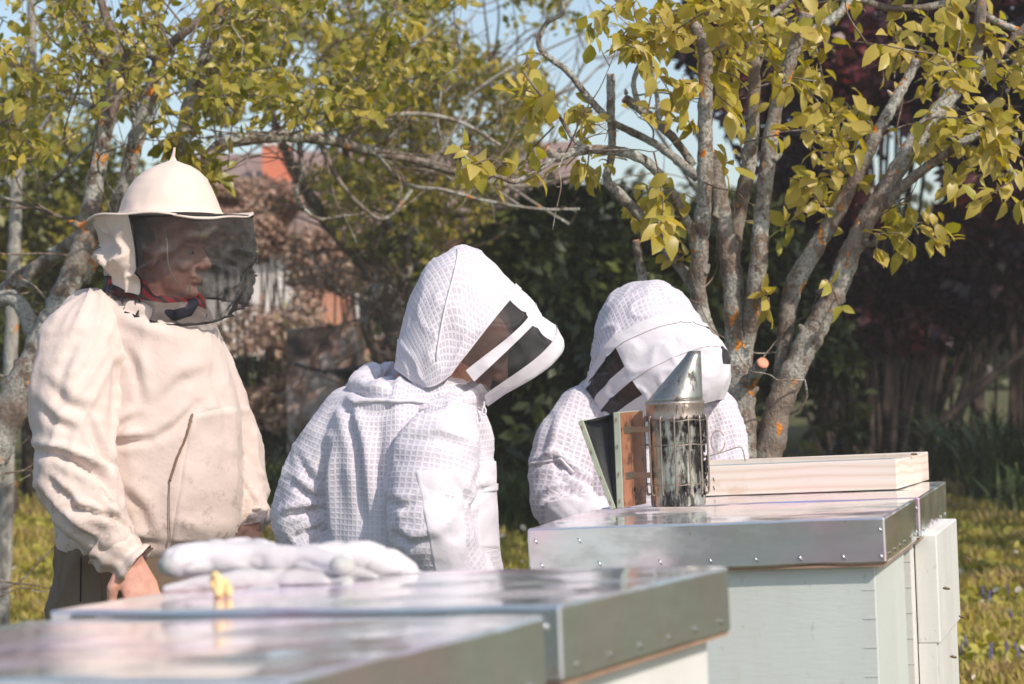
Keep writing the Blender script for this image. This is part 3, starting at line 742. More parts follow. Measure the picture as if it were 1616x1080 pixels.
    jk = garment(s, bones[:1]+bones[3:], .008, 7, [(.008, 4.0, 1.0), (.012, 11, .8)], M['smock'], 'smock', t, 11, False,
        [([(178, 700), (204, 697), (234, 694)], 7, .014), ([(180, 684), (200, 667), (218, 657)], 8, .010), ([(238, 697), (277, 675), (312, 640)], 9, .010), ([(195, 548), (214, 580), (224, 640)], 9, .008), ([(186, 770), (220, 800), (240, 850)], 10, .008), ([(330, 560), (352, 640), (360, 700)], 9, .008), ([(250, 640), (290, 600), (330, 590)], 12, .007), ([(383, 765), (400, 790), (408, 815)], 5, .008), ([(120, 868), (180, 850), (260, 862)], 8, .008), ([(280, 520), (230, 500), (180, 480)], 10, .008)])
    slv = garment(sl, bones[1:3], .008, 6, [(.010, 5, .9), (.012, 10, .8)], M['smock'], 'sleeve', t, 14, False,
        [([(46, 712), (94, 718), (134, 735), (163, 756), (186, 786)], 8, .022), ([(104, 800), (143, 808), (185, 822)], 6, .015), ([(62, 776), (90, 809), (122, 837), (150, 858)], 7, .018), ([(140, 660), (159, 711), (181, 765)], 7, .013), ([(78, 756), (106, 782), (125, 806)], 6, .012), ([(60, 640), (90, 668), (120, 680)], 8, .009), ([(70, 600), (110, 640), (150, 650)], 10, .008), ([(150, 790), (170, 810), (200, 836)], 5, .010), ([(120, 530), (100, 580), (90, 640)], 11, .008), ([(176, 540), (186, 600), (180, 660)], 8, .010)])
    bv = bvh_of(jk)
    # cuffs: gathered tube ends
    for (a, b2, r0, r1, sd_) in ((A(164, 856, -.25), A(217, 894, -.262), .058, .045, 1), (A(391, 806, .09), A(397, 832, .08), .046, .036, 5)):
        ax = (b2-a); L = ax.length; ax.normalize(); uu = ax.orthogonal().normalized(); vv = ax.cross(uu); cf = MB()
        def fn(i, j):
            th = 2*math.pi*i; r_ = r0+(r1-r0)*j + .006*math.sin(th*7+sd_) * (.3+abs(j-.6)) + .006*math.sin(j*13+th) + .007*(j > .85)
            return a + ax*L*j + (uu*math.cos(th)+vv*math.sin(th))*r_
        cf.grid(fn, 56, 16, True); cf.build('cuff', M['smock'], t)
    # pocket with a zipped slit, seams
    drape(bv, [(302, 652), (374, 640), (382, 862), (268, 858)], 26, 40, .005, 'chest_pocket', M['smock'], t, .003)
    seam(bv, [(304, 655), (292, 690), (280, 722), (268, 760)], .0030, .004, 'pocket_slit', M['brownseam'], t, 10)
    seam(bv, [(268, 760), (267, 800), (268, 855)], .0012, .0045, 'pocket_seam', M['brownseam'], t, 10)
    # hat
    hat = MB(); rows = []
    for py, c, hw in [(341, 269, 84), (333, 268, 79), (318, 267, 75), (300, 267.5, 68), (284, 269, 58), (271, 270, 43), (262, 271.5, 27), (257, 272, 14), (254, 272.5, 6), (249, 273, 3.2), (240, 274.5, 2.2), (233, 276, 1.2)]:
        p = A(c, py); rows.append((p, Vector((hw*k, 0, -.02*hw*k)), Vector((0, hw*k*1.12, 0))))
    def bl(i, j):
        s_ = j*(len(rows)-1); a = min(int(s_), len(rows)-2); q = s_-a; c = rows[a][0].lerp(rows[a+1][0], q); x = rows[a][1].lerp(rows[a+1][1], q); y = rows[a][2].lerp(rows[a+1][2], q)
        th = 2*math.pi*i; p = c + x*math.cos(th) + y*math.sin(th); w_ = .5+.5*math.cos(max(0, min(1, j*2.2))*math.pi)
        return p + (p-c).normalized()*(.004*noise.noise(Vector((math.cos(th)*2, math.sin(th)*2, j*5))) + .006*w_*noise.noise(Vector((math.cos(th)*7, math.sin(th)*7, j*6))))
    hat.grid(bl, 72, 56, True); hat.build('hat_crown', M['smock2'], t)
    bc = A(269, 341); rb = 129*k; tilt = lambda x, y: -.035*x + .040*y*1.0
    def brim(i, j):
        th = 2*math.pi*i; q = .62+.38*j; x, y = rb*q*math.cos(th), rb*q*math.sin(th)
        return bc + Vector((x, y, tilt(x, y) + (.006*math.sin(th*3+1)+.003*math.sin(th*7))*j + .004*(1-j) + .002*noise.noise(Vector((x*20, y*20, 0)))))
    br_ = MB(); br_.grid(brim, 72, 8, True); br_.grid(lambda i, j: brim(i, j)-Vector((0, 0, .004)), 72, 8, True)
    br_.tube([brim(i/72, 1)-Vector((0, 0, .002)) for i in range(73)], .0035, 8); br_.build('hat_brim', M['smock2'], t)
    # curtain
    hemc = A(271, 488)
    def cur(th, v):
        top = bc + Vector((rb*math.cos(th), rb*math.sin(th), tilt(rb*math.cos(th), rb*math.sin(th))-.003))
        cs, sn = math.cos(th), math.sin(th)
        front = max(0, cs)
        z = .046*max(0, -cs)**1.5 - .0*front - .058*max(0, -sn)*(.35+.65*max(0, .9+cs)/1.9) + .03*max(0, sn)
        bot = hemc + Vector((.155*cs, .150*sn, z))
        p = top.lerp(bot, v)
        q = math.sin(v*math.pi)
        rad = Vector((cs, sn, 0))
        p += rad*(.012*front*q)
        if cs < -.1: p += rad*((-cs)*(-.040*math.sin(v*math.pi*1.0)**.7 + .034*math.exp(-((v-.50)/.10)**2)))
        fold = noise.noise(Vector((cs*2.6, sn*2.6, v*2.2+th_s(th)*.8+4)))
        f2 = (1-min(1, abs(noise.noise(Vector((cs*3.5+9, sn*3.5, v*4.5))))*3))**2
        p += rad*(fold*.026*min(1, v*2.4)*(1-.4*front) + f2*.022*min(1, v*2))
        return p
    s0, s1 = R(180+69), R(180-62)       # seams between cloth and net, near side and far side
    vb = .80
    cl = MB(); cl.grid(lambda i, j: cur(s1+(s0-s1)*i, j*vb), 70, 36); o_ = cl.build('cloth_curtain', M['smock2'], t, fixn=False)
    nb = MB(); nb.grid(lambda i, j: cur(s0+(2*math.pi+s1-s0)*i, j), 110, 44); nb.build('net_veil', M['veil'], t, fixn=False)
    nb = MB(); nb.grid(lambda i, j: cur(s1+(s0-s1)*i, vb+(1-vb)*j), 60, 8); nb.build('net_veil', M['veil'], t, fixn=False)
    tp = MB(); tp.tube([cur(s0, v/30) for v in range(31)], .0026, 6); tp.tube([cur(s1+(s0-s1)*i/60, vb) for i in range(61)], .0022, 6)
    tp.tube([cur(s0+(2*math.pi+s1-s0)*i/90, 0)+Vector((0, 0, .001)) for i in range(91)], .0032, 6); tp.tube([cur(2*math.pi*i/90, 1) for i in range(91)], .0028, 6); tp.build('hem_tape', M['tie'], t)
    tip = MB(); tip.tube([A(255, 345, -.13), A(263, 380, -.15), A(266, 420, -.15), A(281, 450, -.12)], .0018, 6, 6); tip.tube([A(300, 450, -.10), A(299, 464, -.10)], .0018, 6, 4); tip.build('chin_cord', M['cord'], t)
M['eyew'] = simple('eye_white', (.30, .26, .23), .2, bmp=0)
M['brownseam'] = simple('brown_stitching', (.22, .14, .09), .9)
M['smock2'] = simple('hat_cotton', (.71, .59, .51), .9, var=.03, scale=6, bmp=.12, bd=.0015)
man()

def hood(t, rings, near_win, far_win, seed, mesh_to, bands, wins, bows={}, bdir=None):
    """rings: (base near, top, base far) points; each ring is an arch; grids run between rings"""
    def arch(k, th):
        Nr, T, Fr = rings[k]; c = (Nr+Fr)/2
        ct, st = math.cos(th), math.sin(th)
        ct = math.copysign(abs(ct)**.86, ct); st = abs(st)**.86
        p = c + (Nr-c)*ct + (T-c)*st if ct >= 0 else c + (Fr-c)*(-ct) + (T-c)*st
        return p + bdir*(bows.get(k, 0)*abs(math.sin(2*th))) if bdir is not None else p
    def surf(x, th):          # x real ring index, catmull between
        k = min(int(x), len(rings)-2); q = x-k
        a, b, c, d = arch(max(k-1, 0), th), arch(k, th), arch(k+1, th), arch(min(k+2, len(rings)-1), th)
        p = .5*((2*b)+(c-a)*q+(2*a-5*b+4*c-d)*q*q+(3*b-a-3*c+d)*q**3) if k+2 <= mesh_to else b.lerp(c, q)
        n = noise.noise(p*11+Vector((seed, 0, 0)))*.008 + (1-min(1, abs(noise.noise(p*17+Vector((0, seed, 0))))*3))**2*.006
        cen = (rings[k][0]+rings[k][2])/2
        return p + (p-cen).normalized()*n
    def panel(x0, x1, t0, t1, name, mt, nu, nv, uv=False, off=0.0):
        mb = MB(); mb.grid(lambda i, j: (lambda p, c: p + (p-c).normalized()*off)(surf(x0+(x1-x0)*j, t0+(t1-t0)*i), (rings[int(x0)][0]+rings[int(x0)][2])/2), nu, nv)
        o = mb.build(name, mt, t, fixn=False)
        if uv:
            me = o.data; V = np.array(mb.v).reshape(nv, nu, 3)
            lu = np.zeros((nv, nu)); lu[:, 1:] = np.cumsum(np.linalg.norm(np.diff(V, axis=1), axis=2), 1); lu = np.repeat(lu.mean(0)[None], nv, 0)
            lv = np.zeros((nv, nu)); lv[1:] = np.cumsum(np.linalg.norm(np.diff(V, axis=0), axis=2), 0); lv = .5*lv + .5*lv.mean(1, keepdims=True)
            U = np.stack([lu, lv], 2).reshape(-1, 2); li = np.empty(len(me.loops), int); me.loops.foreach_get('vertex_index', li)
            me.uv_layers.new(name='UVMap').data.foreach_set('uv', U[li].astype(np.float32).ravel())
        return o
    panel(0, mesh_to, 0, math.pi, 'hood_fabric', M['suit'], 90, 60, True)
    for a, b in bands:
        panel(a, b, 0, math.pi, 'hood_band', M['suitp'], 70, 10, off=.004)
    for a, b in wins:
        panel(a, b, near_win[0], near_win[1], 'hood_window', M['window'], 40, 10)
        panel(a, b, near_win[1], far_win[0], 'hood_crown', M['suitp'], 40, 10, off=.002)
        panel(a, b, far_win[0], far_win[1], 'hood_window', M['window'], 30, 10)
    SURF[0] = surf; return surf
SURF = [None]
def collar_roll(t, c, e1, e2, rad, seed, name='collar_roll'):
    mb = MB(); pts = []; rr_ = []
    for i in range(33):
        a = 2*math.pi*i/32; pts.append(c + e1*math.cos(a) + e2*math.sin(a) + Vector((0, 0, .006*math.sin(3*a+seed)))); rr_.append(rad*(1+.22*math.sin(2*a+seed)+.10*math.sin(5*a)))
    mb.tube(pts, rr_, 14)
    bones = [(tuple(c-Vector((0, 0, .05))), tuple(c+Vector((0, 0, .05))), e1.length)]
    return garment(mb, bones, .007, 4, [(.012, 26, 2.2)], M['suit'], name, t, seed)
def p2():
    d = 5.3; A = lambda x, y, dd=0: at(x, y, d+dd); k = d/F
    foot = A(640, 900); foot = Vector((foot.x, d, 0))
    t = thing('person', foot, 'person in white mesh bee suit seen from behind, hooded head bent to the right', 'person')
    b = MB(); hc = A(742, 545); hf = Vector((.85, -.12, -.62)); hu = Vector((.62, 0, .80))
    head(b, hc, hf, hu, .93)
    b.chain([(A(715, 560), .055), (A(680, 600), .06), (A(655, 640), .08)])
    loft_px(b, d, [(640, 575, 720, .10), (700, 540, 740, .12), (850, 545, 750, .13), (960, 545, 750, .13)])
    b.chain([(A(545, 665), .05), (A(485, 780), .045), (A(500, 870), .035)]); b.chain([(A(692, 690, -.1), .06), (A(670, 830, -.16), .05), (A(745, 930, -.12), .035)])
    hand(b, A(745, 930, -.12), (1, 0, -.6), (0, -1, 0), .5); hand(b, A(500, 872), (.6, -.3, -.8), (-1, 0, 0), .5)
    for q in (-1, 1): b.chain([((foot.x+.09*q, d, .9), .085), ((foot.x+.1*q, d, .5), .06), ((foot.x+.1*q, d, .08), .045)])
    me = remesh(b, .005, 3); me.materials.clear(); link('body', me, M['skin'], t)
    s = MB(); zz = A(650, 960).z
    loft_px(s, d, [(596, 606, 735, .09), (612, 574, 752, .12), (630, 548, 760, .14), (655, 526, 766, .155), (690, 510, 772, .165), (740, 504, 778, .17), (800, 508, 784, .17), (860, 508, 788, .175), (930, 505, 792, .18), (1010, 500, 792, .19), (1060, 510, 785, .18)])
    s.chain([(A(556, 655), .070), (A(522, 700), .072), (A(492, 760), .071), (A(473, 815), .067), (A(484, 868), .060), (A(520, 915, -.05), .05)])
    s.chain([(A(700, 668, -.03), .075), (A(715, 720, -.05), .07)])
    sl = MB(); sl.chain([(A(700, 672, -.10), .070), (A(690, 712, -.14), .095), (A(676, 770, -.17), .097), (A(677, 830, -.19), .094), (A(705, 888, -.18), .082), (A(755, 930, -.15), .06)])
    s.chain([((foot.x-.11, d, zz), .12), ((foot.x-.11, d, .5), .10), ((foot.x-.1, d, .12), .09)]); s.chain([((foot.x+.11, d, zz), .12), ((foot.x+.11, d, .5), .10), ((foot.x+.1, d, .12), .09)])
    bones = [(tuple(A(645, 600)), tuple(A(648, 1000)), .20), (tuple(A(545, 665)), tuple(A(475, 815)), .075), (tuple(A(475, 815)), tuple(A(520, 915, -.05)), .065),
             (tuple(A(696, 672, -.1)), tuple(A(672, 825, -.15)), .095), (tuple(A(672, 825, -.15)), tuple(A(755, 930, -.12)), .085), ((foot.x-.11, d, zz-.1), (foot.x-.1, d, .1), .1), ((foot.x+.11, d, zz-.1), (foot.x+.1, d, .1), .1)]
    jk = garment(s, bones[:3]+bones[5:], .0085, 8, [(.009, 3.0, 1.6), (.010, 7.5, .9), (.012, 11, .8), (.015, 9, 1), (.015, 9, 1)], M['suit'], 'bee_suit', t, 21, True,
        [([(556, 655), (566, 730), (573, 830)], 9, .015), ([(548, 640), (553, 665), (556, 700)], 7, .010), ([(516, 700), (512, 760), (516, 860)], 7, .016), ([(458, 758), (483, 778), (503, 786)], 6, .013), ([(446, 815), (477, 807), (510, 802)], 6, .013), ([(462, 848), (490, 836), (512, 832)], 5, .010), ([(703, 822), (733, 797), (766, 770)], 7, .014), ([(710, 828), (727, 867), (740, 900)], 6, .012), ([(600, 660), (598, 720), (604, 780)], 9, .009), ([(470, 720), (490, 750), (505, 760)], 6, .008), ([(740, 655), (760, 690), (772, 730)], 7, .008), ([(530, 640), (580, 650), (630, 646)], 8, .008)])
    slv = garment(sl, bones[3:5], .0085, 7, [(.008, 5, 1.0), (.010, 8, 1.0)], M['suit'], 'sleeve', t, 25, True,
        [([(700, 640), (655, 650), (628, 680), (612, 720)], 7, .014), ([(604, 790), (640, 800), (660, 790)], 8, .010), ([(615, 840), (650, 860), (680, 850)], 8, .010), ([(650, 700), (690, 690), (735, 705)], 9, .008), ([(720, 760), (742, 800), (742, 840)], 7, .010)])
    bv = bvh_of(jk)
    drape(bvh_of(slv), [(655, 742), (729, 738), (740, 905), (686, 905)], 26, 50, .0022, 'sleeve_panel', M['suitp'], t, .004)
    drape(bv, [(758, 738), (783, 738), (789, 866), (752, 866)], 12, 40, .0022, 'chest_pocket', M['suitp'], t, .003)
    drape(bv, [(756, 728), (784, 726), (786, 776), (757, 782)], 12, 20, .0055, 'pocket_flap', M['suitp'], t, .002)
    boots(t, foot.x, d-.02, .1, (1, .3, 0))
    collar_roll(t, A(660, 615), Vector((.127, 0, -.018)), Vector((.0, .125, .028)), .027, 2)
    seam(bvh_of(jk), [(558, 636), (600, 634), (650, 634), (700, 640), (735, 655)], .0045, .004, 'zip_seam', M['suitp'], t, 10)
    rg = []
    for bb, tt_, w_ in [((662, 612), (624, 584), .10), ((668, 612), (630, 535), .115), ((676, 612), (650, 464), .125), ((684, 610), (682, 412), .13), ((693, 606), (735, 390), .13), ((702, 600), (782, 418), .13),
                        ((712, 592), (811, 452), .125), ((723, 577), (819, 461), .122), ((735, 585), (838, 481), .118), ((748, 602), (850, 500), .11), ((764, 624), (872, 515), .095), ((768, 638), (884, 536), .06), ((769, 640), (878, 552), .02)]:
        rg.append((A(bb[0], bb[1], -w_), A(*tt_), A(bb[0], bb[1], w_)))
    hood(t, rg, (.03, R(57)), (R(123), math.pi-.03), 5, 6, [(6, 7), (8, 9), (10, 12)], [(7, 8), (9, 10)], {7: -.004, 8: .016, 9: .004, 10: .024, 11: .03, 12: .01}, Vector((.62, 0, -.78)))
    sf = SURF[0]; MB().tube([sf(3.3+.5*math.sin(i/20*2), R(8+70*i/20))-Vector((0, .002, 0)) for i in range(21)], .0022, 6).build('hood_seam', M['suitp'], t)
    MB().box(A(627, 535, -.03), A(640, 536, -.03)-A(627, 535, -.03), Vector((0, .012, 0)), A(625, 570, -.03)-A(627, 535, -.03), .0025).build('hanging_loop', M['suitp'], t)
    z = MB(); z.tube([A(764, 634, -.09), A(764, 641, -.09), A(767, 648, -.09), A(765, 655, -.09), A(762, 654, -.09), A(761, 647, -.09), A(764, 641, -.09)], .0018, 6, 3); z.build('zip_pull', M['suitp'], t)
p2()
def p3():
    d = 5.72; A = lambda x, y, dd=0: at(x, y, d+dd); k = d/F
    foot = A(1010, 900); foot = Vector((foot.x, d+.05, 0))
    t = thing('person', foot, 'person in white mesh bee suit stooping behind the smoker, face hidden in the hood', 'person')
    b = MB(); hc = A(1012, 590, -.04); hf = Vector((-.12, -.62, -.78)); hu = Vector((.05, -.75, .62))
    head(b, hc, hf, hu, .93)
    b.chain([(A(1015, 600, 0), .055), (A(1012, 650, .08), .07)])
    loft_px(b, d+.1, [(650, 930, 1100, .11), (760, 920, 1110, .13), (960, 920, 1110, .13)])
    b.chain([(A(915, 670, -.02), .045), (A(885, 775, -.08), .030), (A(945, 816, -.145), .026)]); b.chain([(A(1120, 680), .05), (A(1150, 740, -.02), .045), (A(1120, 810, -.1), .035)])
    hand(b, A(968, 826, -.15), (1, -.1, -.5), (0, -.4, 1), .5); hand(b, A(1118, 812, -.1), (-1, -.2, -.3), (0, -.4, 1), .5, 1, -1)
    for q in (-1, 1): b.chain([((foot.x+.09*q, d+.05, .9), .085), ((foot.x+.1*q, d+.05, .5), .06), ((foot.x+.1*q, d+.05, .08), .045)])
    me = remesh(b, .005, 3); me.materials.clear(); link('body', me, M['skin'], t)
    s = MB()
    loft_px(s, d+.08, [(590, 935, 1112, .10), (612, 912, 1128, .13), (640, 893, 1142, .15), (680, 880, 1160, .16), (730, 872, 1172, .17), (800, 880, 1170, .17), (900, 890, 1160, .17), (1000, 890, 1160, .17), (1060, 900, 1150, .16)])
    s.chain([(A(918, 655, .04), .06), (A(915, 700, .04), .06)])
    sl = MB(); sl.chain([(A(922, 655, -.02), .070), (A(893, 700, -.05), .078), (A(880, 750, -.07), .074), (A(884, 790, -.09), .074), (A(915, 815, -.13), .064), (A(965, 822, -.16), .05)])
    s.chain([(A(1118, 655, .02), .07), (A(1138, 700, 0), .068), (A(1145, 750, -.03), .062), (A(1120, 805, -.1), .05)])
    zz = A(1000, 980).z
    for q in (-1, 1): s.chain([((foot.x+.11*q, d+.07, zz), .12), ((foot.x+.11*q, d+.06, .5), .10), ((foot.x+.1*q, d+.05, .12), .09)])
    bones = [(tuple(A(1015, 600, .08)), tuple(A(1015, 1000, .08)), .19), (tuple(A(912, 650)), tuple(A(878, 785, -.04)), .075), (tuple(A(878, 785, -.04)), tuple(A(965, 822, -.13)), .065), (tuple(A(1120, 655)), tuple(A(1148, 750, -.03)), .07), (tuple(A(1148, 750, -.03)), tuple(A(1120, 805, -.1)), .06), ((foot.x, d+.05, zz-.1), (foot.x, d+.05, .1), .2)]
    jk = garment(s, bones[:1]+bones[3:], .0085, 7, [(.008, 4, 1.3), (.011, 8, .9), (.012, 10, .8), (.015, 9, 1)], M['suit'], 'bee_suit', t, 33)
    slv = garment(sl, bones[1:3], .0085, 6, [(.008, 6, .9), (.010, 9, .9)], M['suit'], 'sleeve', t, 37, True,
        [([(834, 740), (874, 724), (907, 752), (945, 778)], 6, .015), ([(850, 790), (885, 774), (925, 782)], 6, .013), ([(878, 728), (888, 760), (925, 792)], 6, .010), ([(870, 660), (860, 700), (850, 725)], 8, .008)])
    bv = bvh_of(jk)
    bv = bvh_of(slv); drape(bv, [(862, 792), (955, 770), (962, 840), (858, 842)], 30, 26, .006, 'cuff_panel', M['suitp'], t, .004)
    seam(bv, [(838, 732), (860, 727), (886, 724), (905, 745)], .0035, .002, 'sleeve_seam', M['suitp'], t, 8)
    boots(t, foot.x, d+.03, .1, (0, -1, 0))
    collar_roll(t, A(1015, 632, .04), Vector((.150, 0, .0)), Vector((0, .11, .03)), .030, 4)
    rg = []
    for L_, T_, R_ in [((948, 600, .04), (1000, 462, .10), (1085, 560, .10)), ((938, 598, .02), (1004, 446, .05), (1092, 565, .08)), ((932, 602, 0), (1016, 446, -.02), (1098, 575, .06)), ((927, 606, -.02), (1030, 458, -.08), (1104, 585, .05)),
                       ((925, 610, -.03), (1042, 480, -.12), (1110, 592, .04)), ((924, 612, -.035), (1052, 500, -.15), (1114, 596, .03)), ((925, 622, -.04), (1062, 514, -.16), (1118, 598, .025)), ((933, 648, -.045), (1078, 536, -.18), (1127, 602, .02)),
                       ((940, 662, -.05), (1090, 556, -.19), (1131, 605, .02)), ((956, 668, -.05), (1100, 585, -.195), (1129, 612, .02)), ((966, 674, -.045), (1104, 612, -.19), (1124, 622, .02)), ((985, 676, -.04), (1098, 640, -.16), (1118, 640, .02))]:
        rg.append((A(*L_), A(*T_), A(*R_)))
    hood(t, rg, (.03, R(42)), (R(118), math.pi-.03), 9, 5, [(5, 6), (7, 8), (9, 11)], [(6, 7), (8, 9)])
p3()
# ------------------------------------------------------------ gloves and wax on the second lid
M['glove2'] = simple('greyish_goatskin', (.52, .50, .50), .8, var=.15, scale=18, bmp=.3, bd=.002)
def lidz(x, y):
    p = on_z(x, y, Bc.z)
    for _ in range(4): p = on_z(x, y, Bc.z + .0089*(p.x-Bc.x) - .0159*(p.y-Bc.y))
    return p
def glove(label, chains, seed, matn, cuffs=()):
    first = chains[0][0]; base = lidz(first[0], 925)
    t = thing('work_glove', base, label, 'glove', 'work gloves heaped on the lid')
    mb = MB()
    for ch in chains:
        pts = []
        for (x, y, r, d) in ch: pts.append((at(x, y, d), r*d/F))
        mb.chain(pts)
    me = remesh(mb, .003, 4); P = vco(me); Nn = vno(me)
    for i in range(len(P)):
        v = Vector(P[i]); n = noise.noise(v*28+Vector((seed, 0, 0)))*.0016 + (1-min(1, abs(noise.noise(v*22+Vector((0, seed, 0))))*3))**2*-.003 + noise.noise(v*70)*.0006
        P[i] += Nn[i]*n
        lz = Bc.z + .0089*(P[i][0]-Bc.x) - .0159*(P[i][1]-Bc.y) + .001
        if P[i][2] < lz: P[i][2] = lz
    setco(me, P); me.materials.clear(); link('palm_and_fingers', me, M[matn], t)
    for ch in cuffs:
        mb = MB(); mb.chain([(at(x, y, d), r*d/F) for (x, y, r, d) in ch]); me = remesh(mb, .004, 5); me.materials.clear(); link('finger_tip', me, M['gloveg'], t)
glove('lower white glove flat on the blurred metal lid, wax lump against it', [
    [(262, 931, 8, 2.98), (320, 922, 14, 2.99), (400, 915, 19, 3.0), (470, 916, 19, 3.0), (530, 921, 15, 2.99), (548, 923, 13, 2.98)],
    [(400, 905, 22, 3.05), (500, 905, 20, 3.06), (560, 906, 13, 3.06), (592, 914, 11, 3.05)],
    [(390, 932, 8, 2.96), (440, 930, 8, 2.96)]], 3, 'glove2', [[(548, 924, 13, 2.978), (545, 925, 13, 2.975)]])
glove('crumpled white glove lying on top of the lower glove with its fingers to the right', [
    [(280, 887, 27, 3.02), (330, 882, 30, 3.03), (400, 883, 28, 3.03), (470, 884, 24, 3.02), (520, 889, 21, 3.0), (543, 892, 17, 2.99)],
    [(340, 872, 22, 3.1), (385, 866, 20, 3.12), (420, 872, 22, 3.1)],
    [(470, 880, 20, 3.08), (530, 874, 22, 3.09), (575, 877, 25, 3.1), (615, 889, 23, 3.11), (645, 903, 17, 3.12), (660, 911, 11, 3.12)]], 8, 'glove', [[(262, 892, 15, 3.02), (272, 892, 20, 3.015)], [(536, 893, 17.5, 2.985), (546, 894, 16, 2.985)]])
wp = lidz(347, 945)
t = thing('wax_lump', wp, 'small crumpled lump of bright yellow wax beside the gloves', 'wax')
mb = MB(); kk = wp.y/F
mb.chain([(wp+Vector((0, 0, 12*kk)), 12*kk), (wp+Vector((-6*kk, 0, 34*kk)), 9*kk)]); mb.chain([(wp+Vector((12*kk, 0, 10*kk)), 9*kk), (wp+Vector((6*kk, 0, 26*kk)), 8*kk)])
me = remesh(mb, .0012, 2); P = vco(me); Nn = vno(me)
for i in range(len(P)): P[i] += Nn[i]*(noise.noise(Vector(P[i])*160)*.004)
setco(me, P); me.materials.clear(); link('wax_crumb', me, M['wax'], t)
# ------------------------------------------------------------ trees
LEAF = np.array([(0, 0, 0), (.18, .17, .03), (.18, -.17, .03), (.45, .29, .06), (.45, -.29, .06), (.75, .20, .03), (.75, -.20, .03), (1, 0, -.10), (.2, 0, 0), (.45, 0, 0), (.75, 0, -.03)])
LEAFF = [(0, 8, 1), (0, 2, 8), (8, 9, 3, 1), (8, 2, 4, 9), (9, 10, 5, 3), (9, 4, 6, 10), (10, 7, 5), (10, 6, 7)]
SMALL = np.array([(0, 0, 0), (.5, .3, .05), (1, 0, -.06), (.5, -.3, .05)]); SMALLF = [(0, 3, 2, 1)]
def leaf_mesh(pos, dr, nr, size, tmpl=LEAF, faces=LEAFF, rnd=None, curl=.25):
    pos = np.array(pos, float); dr = np.array(dr, float); nr = np.array(nr, float); size = np.array(size, float); n = len(pos)
    dr /= np.linalg.norm(dr, axis=1, keepdims=True)+1e-9
    sd = np.cross(nr, dr); sd /= np.linalg.norm(sd, axis=1, keepdims=True)+1e-9; nn = np.cross(dr, sd)
    T = tmpl; cu = RNG.uniform(-.25, curl+.25, n); wf = RNG.uniform(.8, 1.15, n)
    V = pos[:, None] + size[:, None, None]*(T[None, :, 0:1]*dr[:, None] + wf[:, None, None]*T[None, :, 1:2]*sd[:, None] + (T[None, :, 2:3] - cu[:, None, None]*(T[None, :, 0:1]**2))*nn[:, None])
    V = V.reshape(-1, 3); m_ = len(T)
    me = bpy.data.meshes.new('leaves')
    loops = np.concatenate([np.array(f) for f in faces]); ll = np.concatenate([loops + i*m_ for i in range(1)])
    L = (loops[None] + (np.arange(n)*m_)[:, None]).ravel(); sz = np.array([len(f) for f in faces]); tot = np.tile(sz, n)
    me.vertices.add(len(V)); me.vertices.foreach_set('co', V.astype(np.float32).ravel())
    me.loops.add(len(L)); me.loops.foreach_set('vertex_index', L.astype(np.int32))
    me.polygons.add(len(tot)); st = np.concatenate([[0], np.cumsum(tot)[:-1]]); me.polygons.foreach_set('loop_start', st.astype(np.int32)); me.polygons.foreach_set('loop_total', tot.astype(np.int32))
    me.update(calc_edges=True)
    rnd = RNG.random(n) if rnd is None else np.array(rnd); a = me.attributes.new('rnd', 'FLOAT', 'POINT'); a.data.foreach_set('value', np.repeat(rnd, m_).astype(np.float32))
    return me
def rv(n):
    v = RNG.normal(size=(n, 3)); return v/np.linalg.norm(v, axis=1, keepdims=True)
M['bark'] = bark_mat('lichened_pear_bark', (.17, .125, .095), 1.0, 1.1)
M['barkd'] = bark_mat('dark_plum_bark', (.10, .075, .055), .2, .1, .6)
M['barkg'] = bark_mat('grey_bark', (.30, .28, .25), .4, .1, .7)
M['barkt'] = bark_mat('brown_twig_bark', (.20, .14, .10), .5, .2)
M['barkr'] = simple('red_brown_stem', (.075, .048, .036), .85, var=.6, scale=9)
M['cut'] = simple('fresh_pink_cut_wood', (.72, .30, .18), .7, scale=40)
M['leaf'] = leaf_mat('yellow_green_pear_leaf', [(.30, .25, .03), (.48, .385, .07), (.60, .47, .13), (.50, .42, .09), (.36, .34, .05)], .42, .38)
M['leaf2'] = leaf_mat('olive_pear_leaf', [(.15, .16, .022), (.30, .27, .04), (.54, .42, .08), (.19, .21, .03)], .35, .38)
M['leaf3'] = leaf_mat('small_plum_leaf', [(.13, .15, .02), (.28, .26, .035), (.56, .43, .08), (.16, .19, .025)], .35)
M['conifer'] = leaf_mat('golden_conifer_spray', [(.07, .085, .014), (.18, .18, .024), (.34, .30, .045)], .2)
M['laurel'] = leaf_mat('dark_laurel_leaf', [(.02, .034, .009), (.045, .062, .013), (.13, .15, .024)], .15, .4)  # yellowish end stands in for sunlit highlights on the leaves
M['purple'] = leaf_mat('dark_purple_leaf', [(.014, .005, .008), (.030, .008, .012), (.065, .011, .014), (.15, .02, .018)], .15, .35)
M['beech'] = leaf_mat('dry_brown_hedge_leaf', [(.34, .22, .16), (.54, .37, .28), (.64, .49, .38), (.28, .25, .10)], .3)
M['green'] = leaf_mat('mid_green_leaf', [(.07, .09, .014), (.15, .17, .024), (.32, .28, .05)], .3)
M['fargreen'] = leaf_mat('far_hedge_leaf', [(.06, .08, .02), (.10, .11, .03), (.15, .14, .05)], .25)
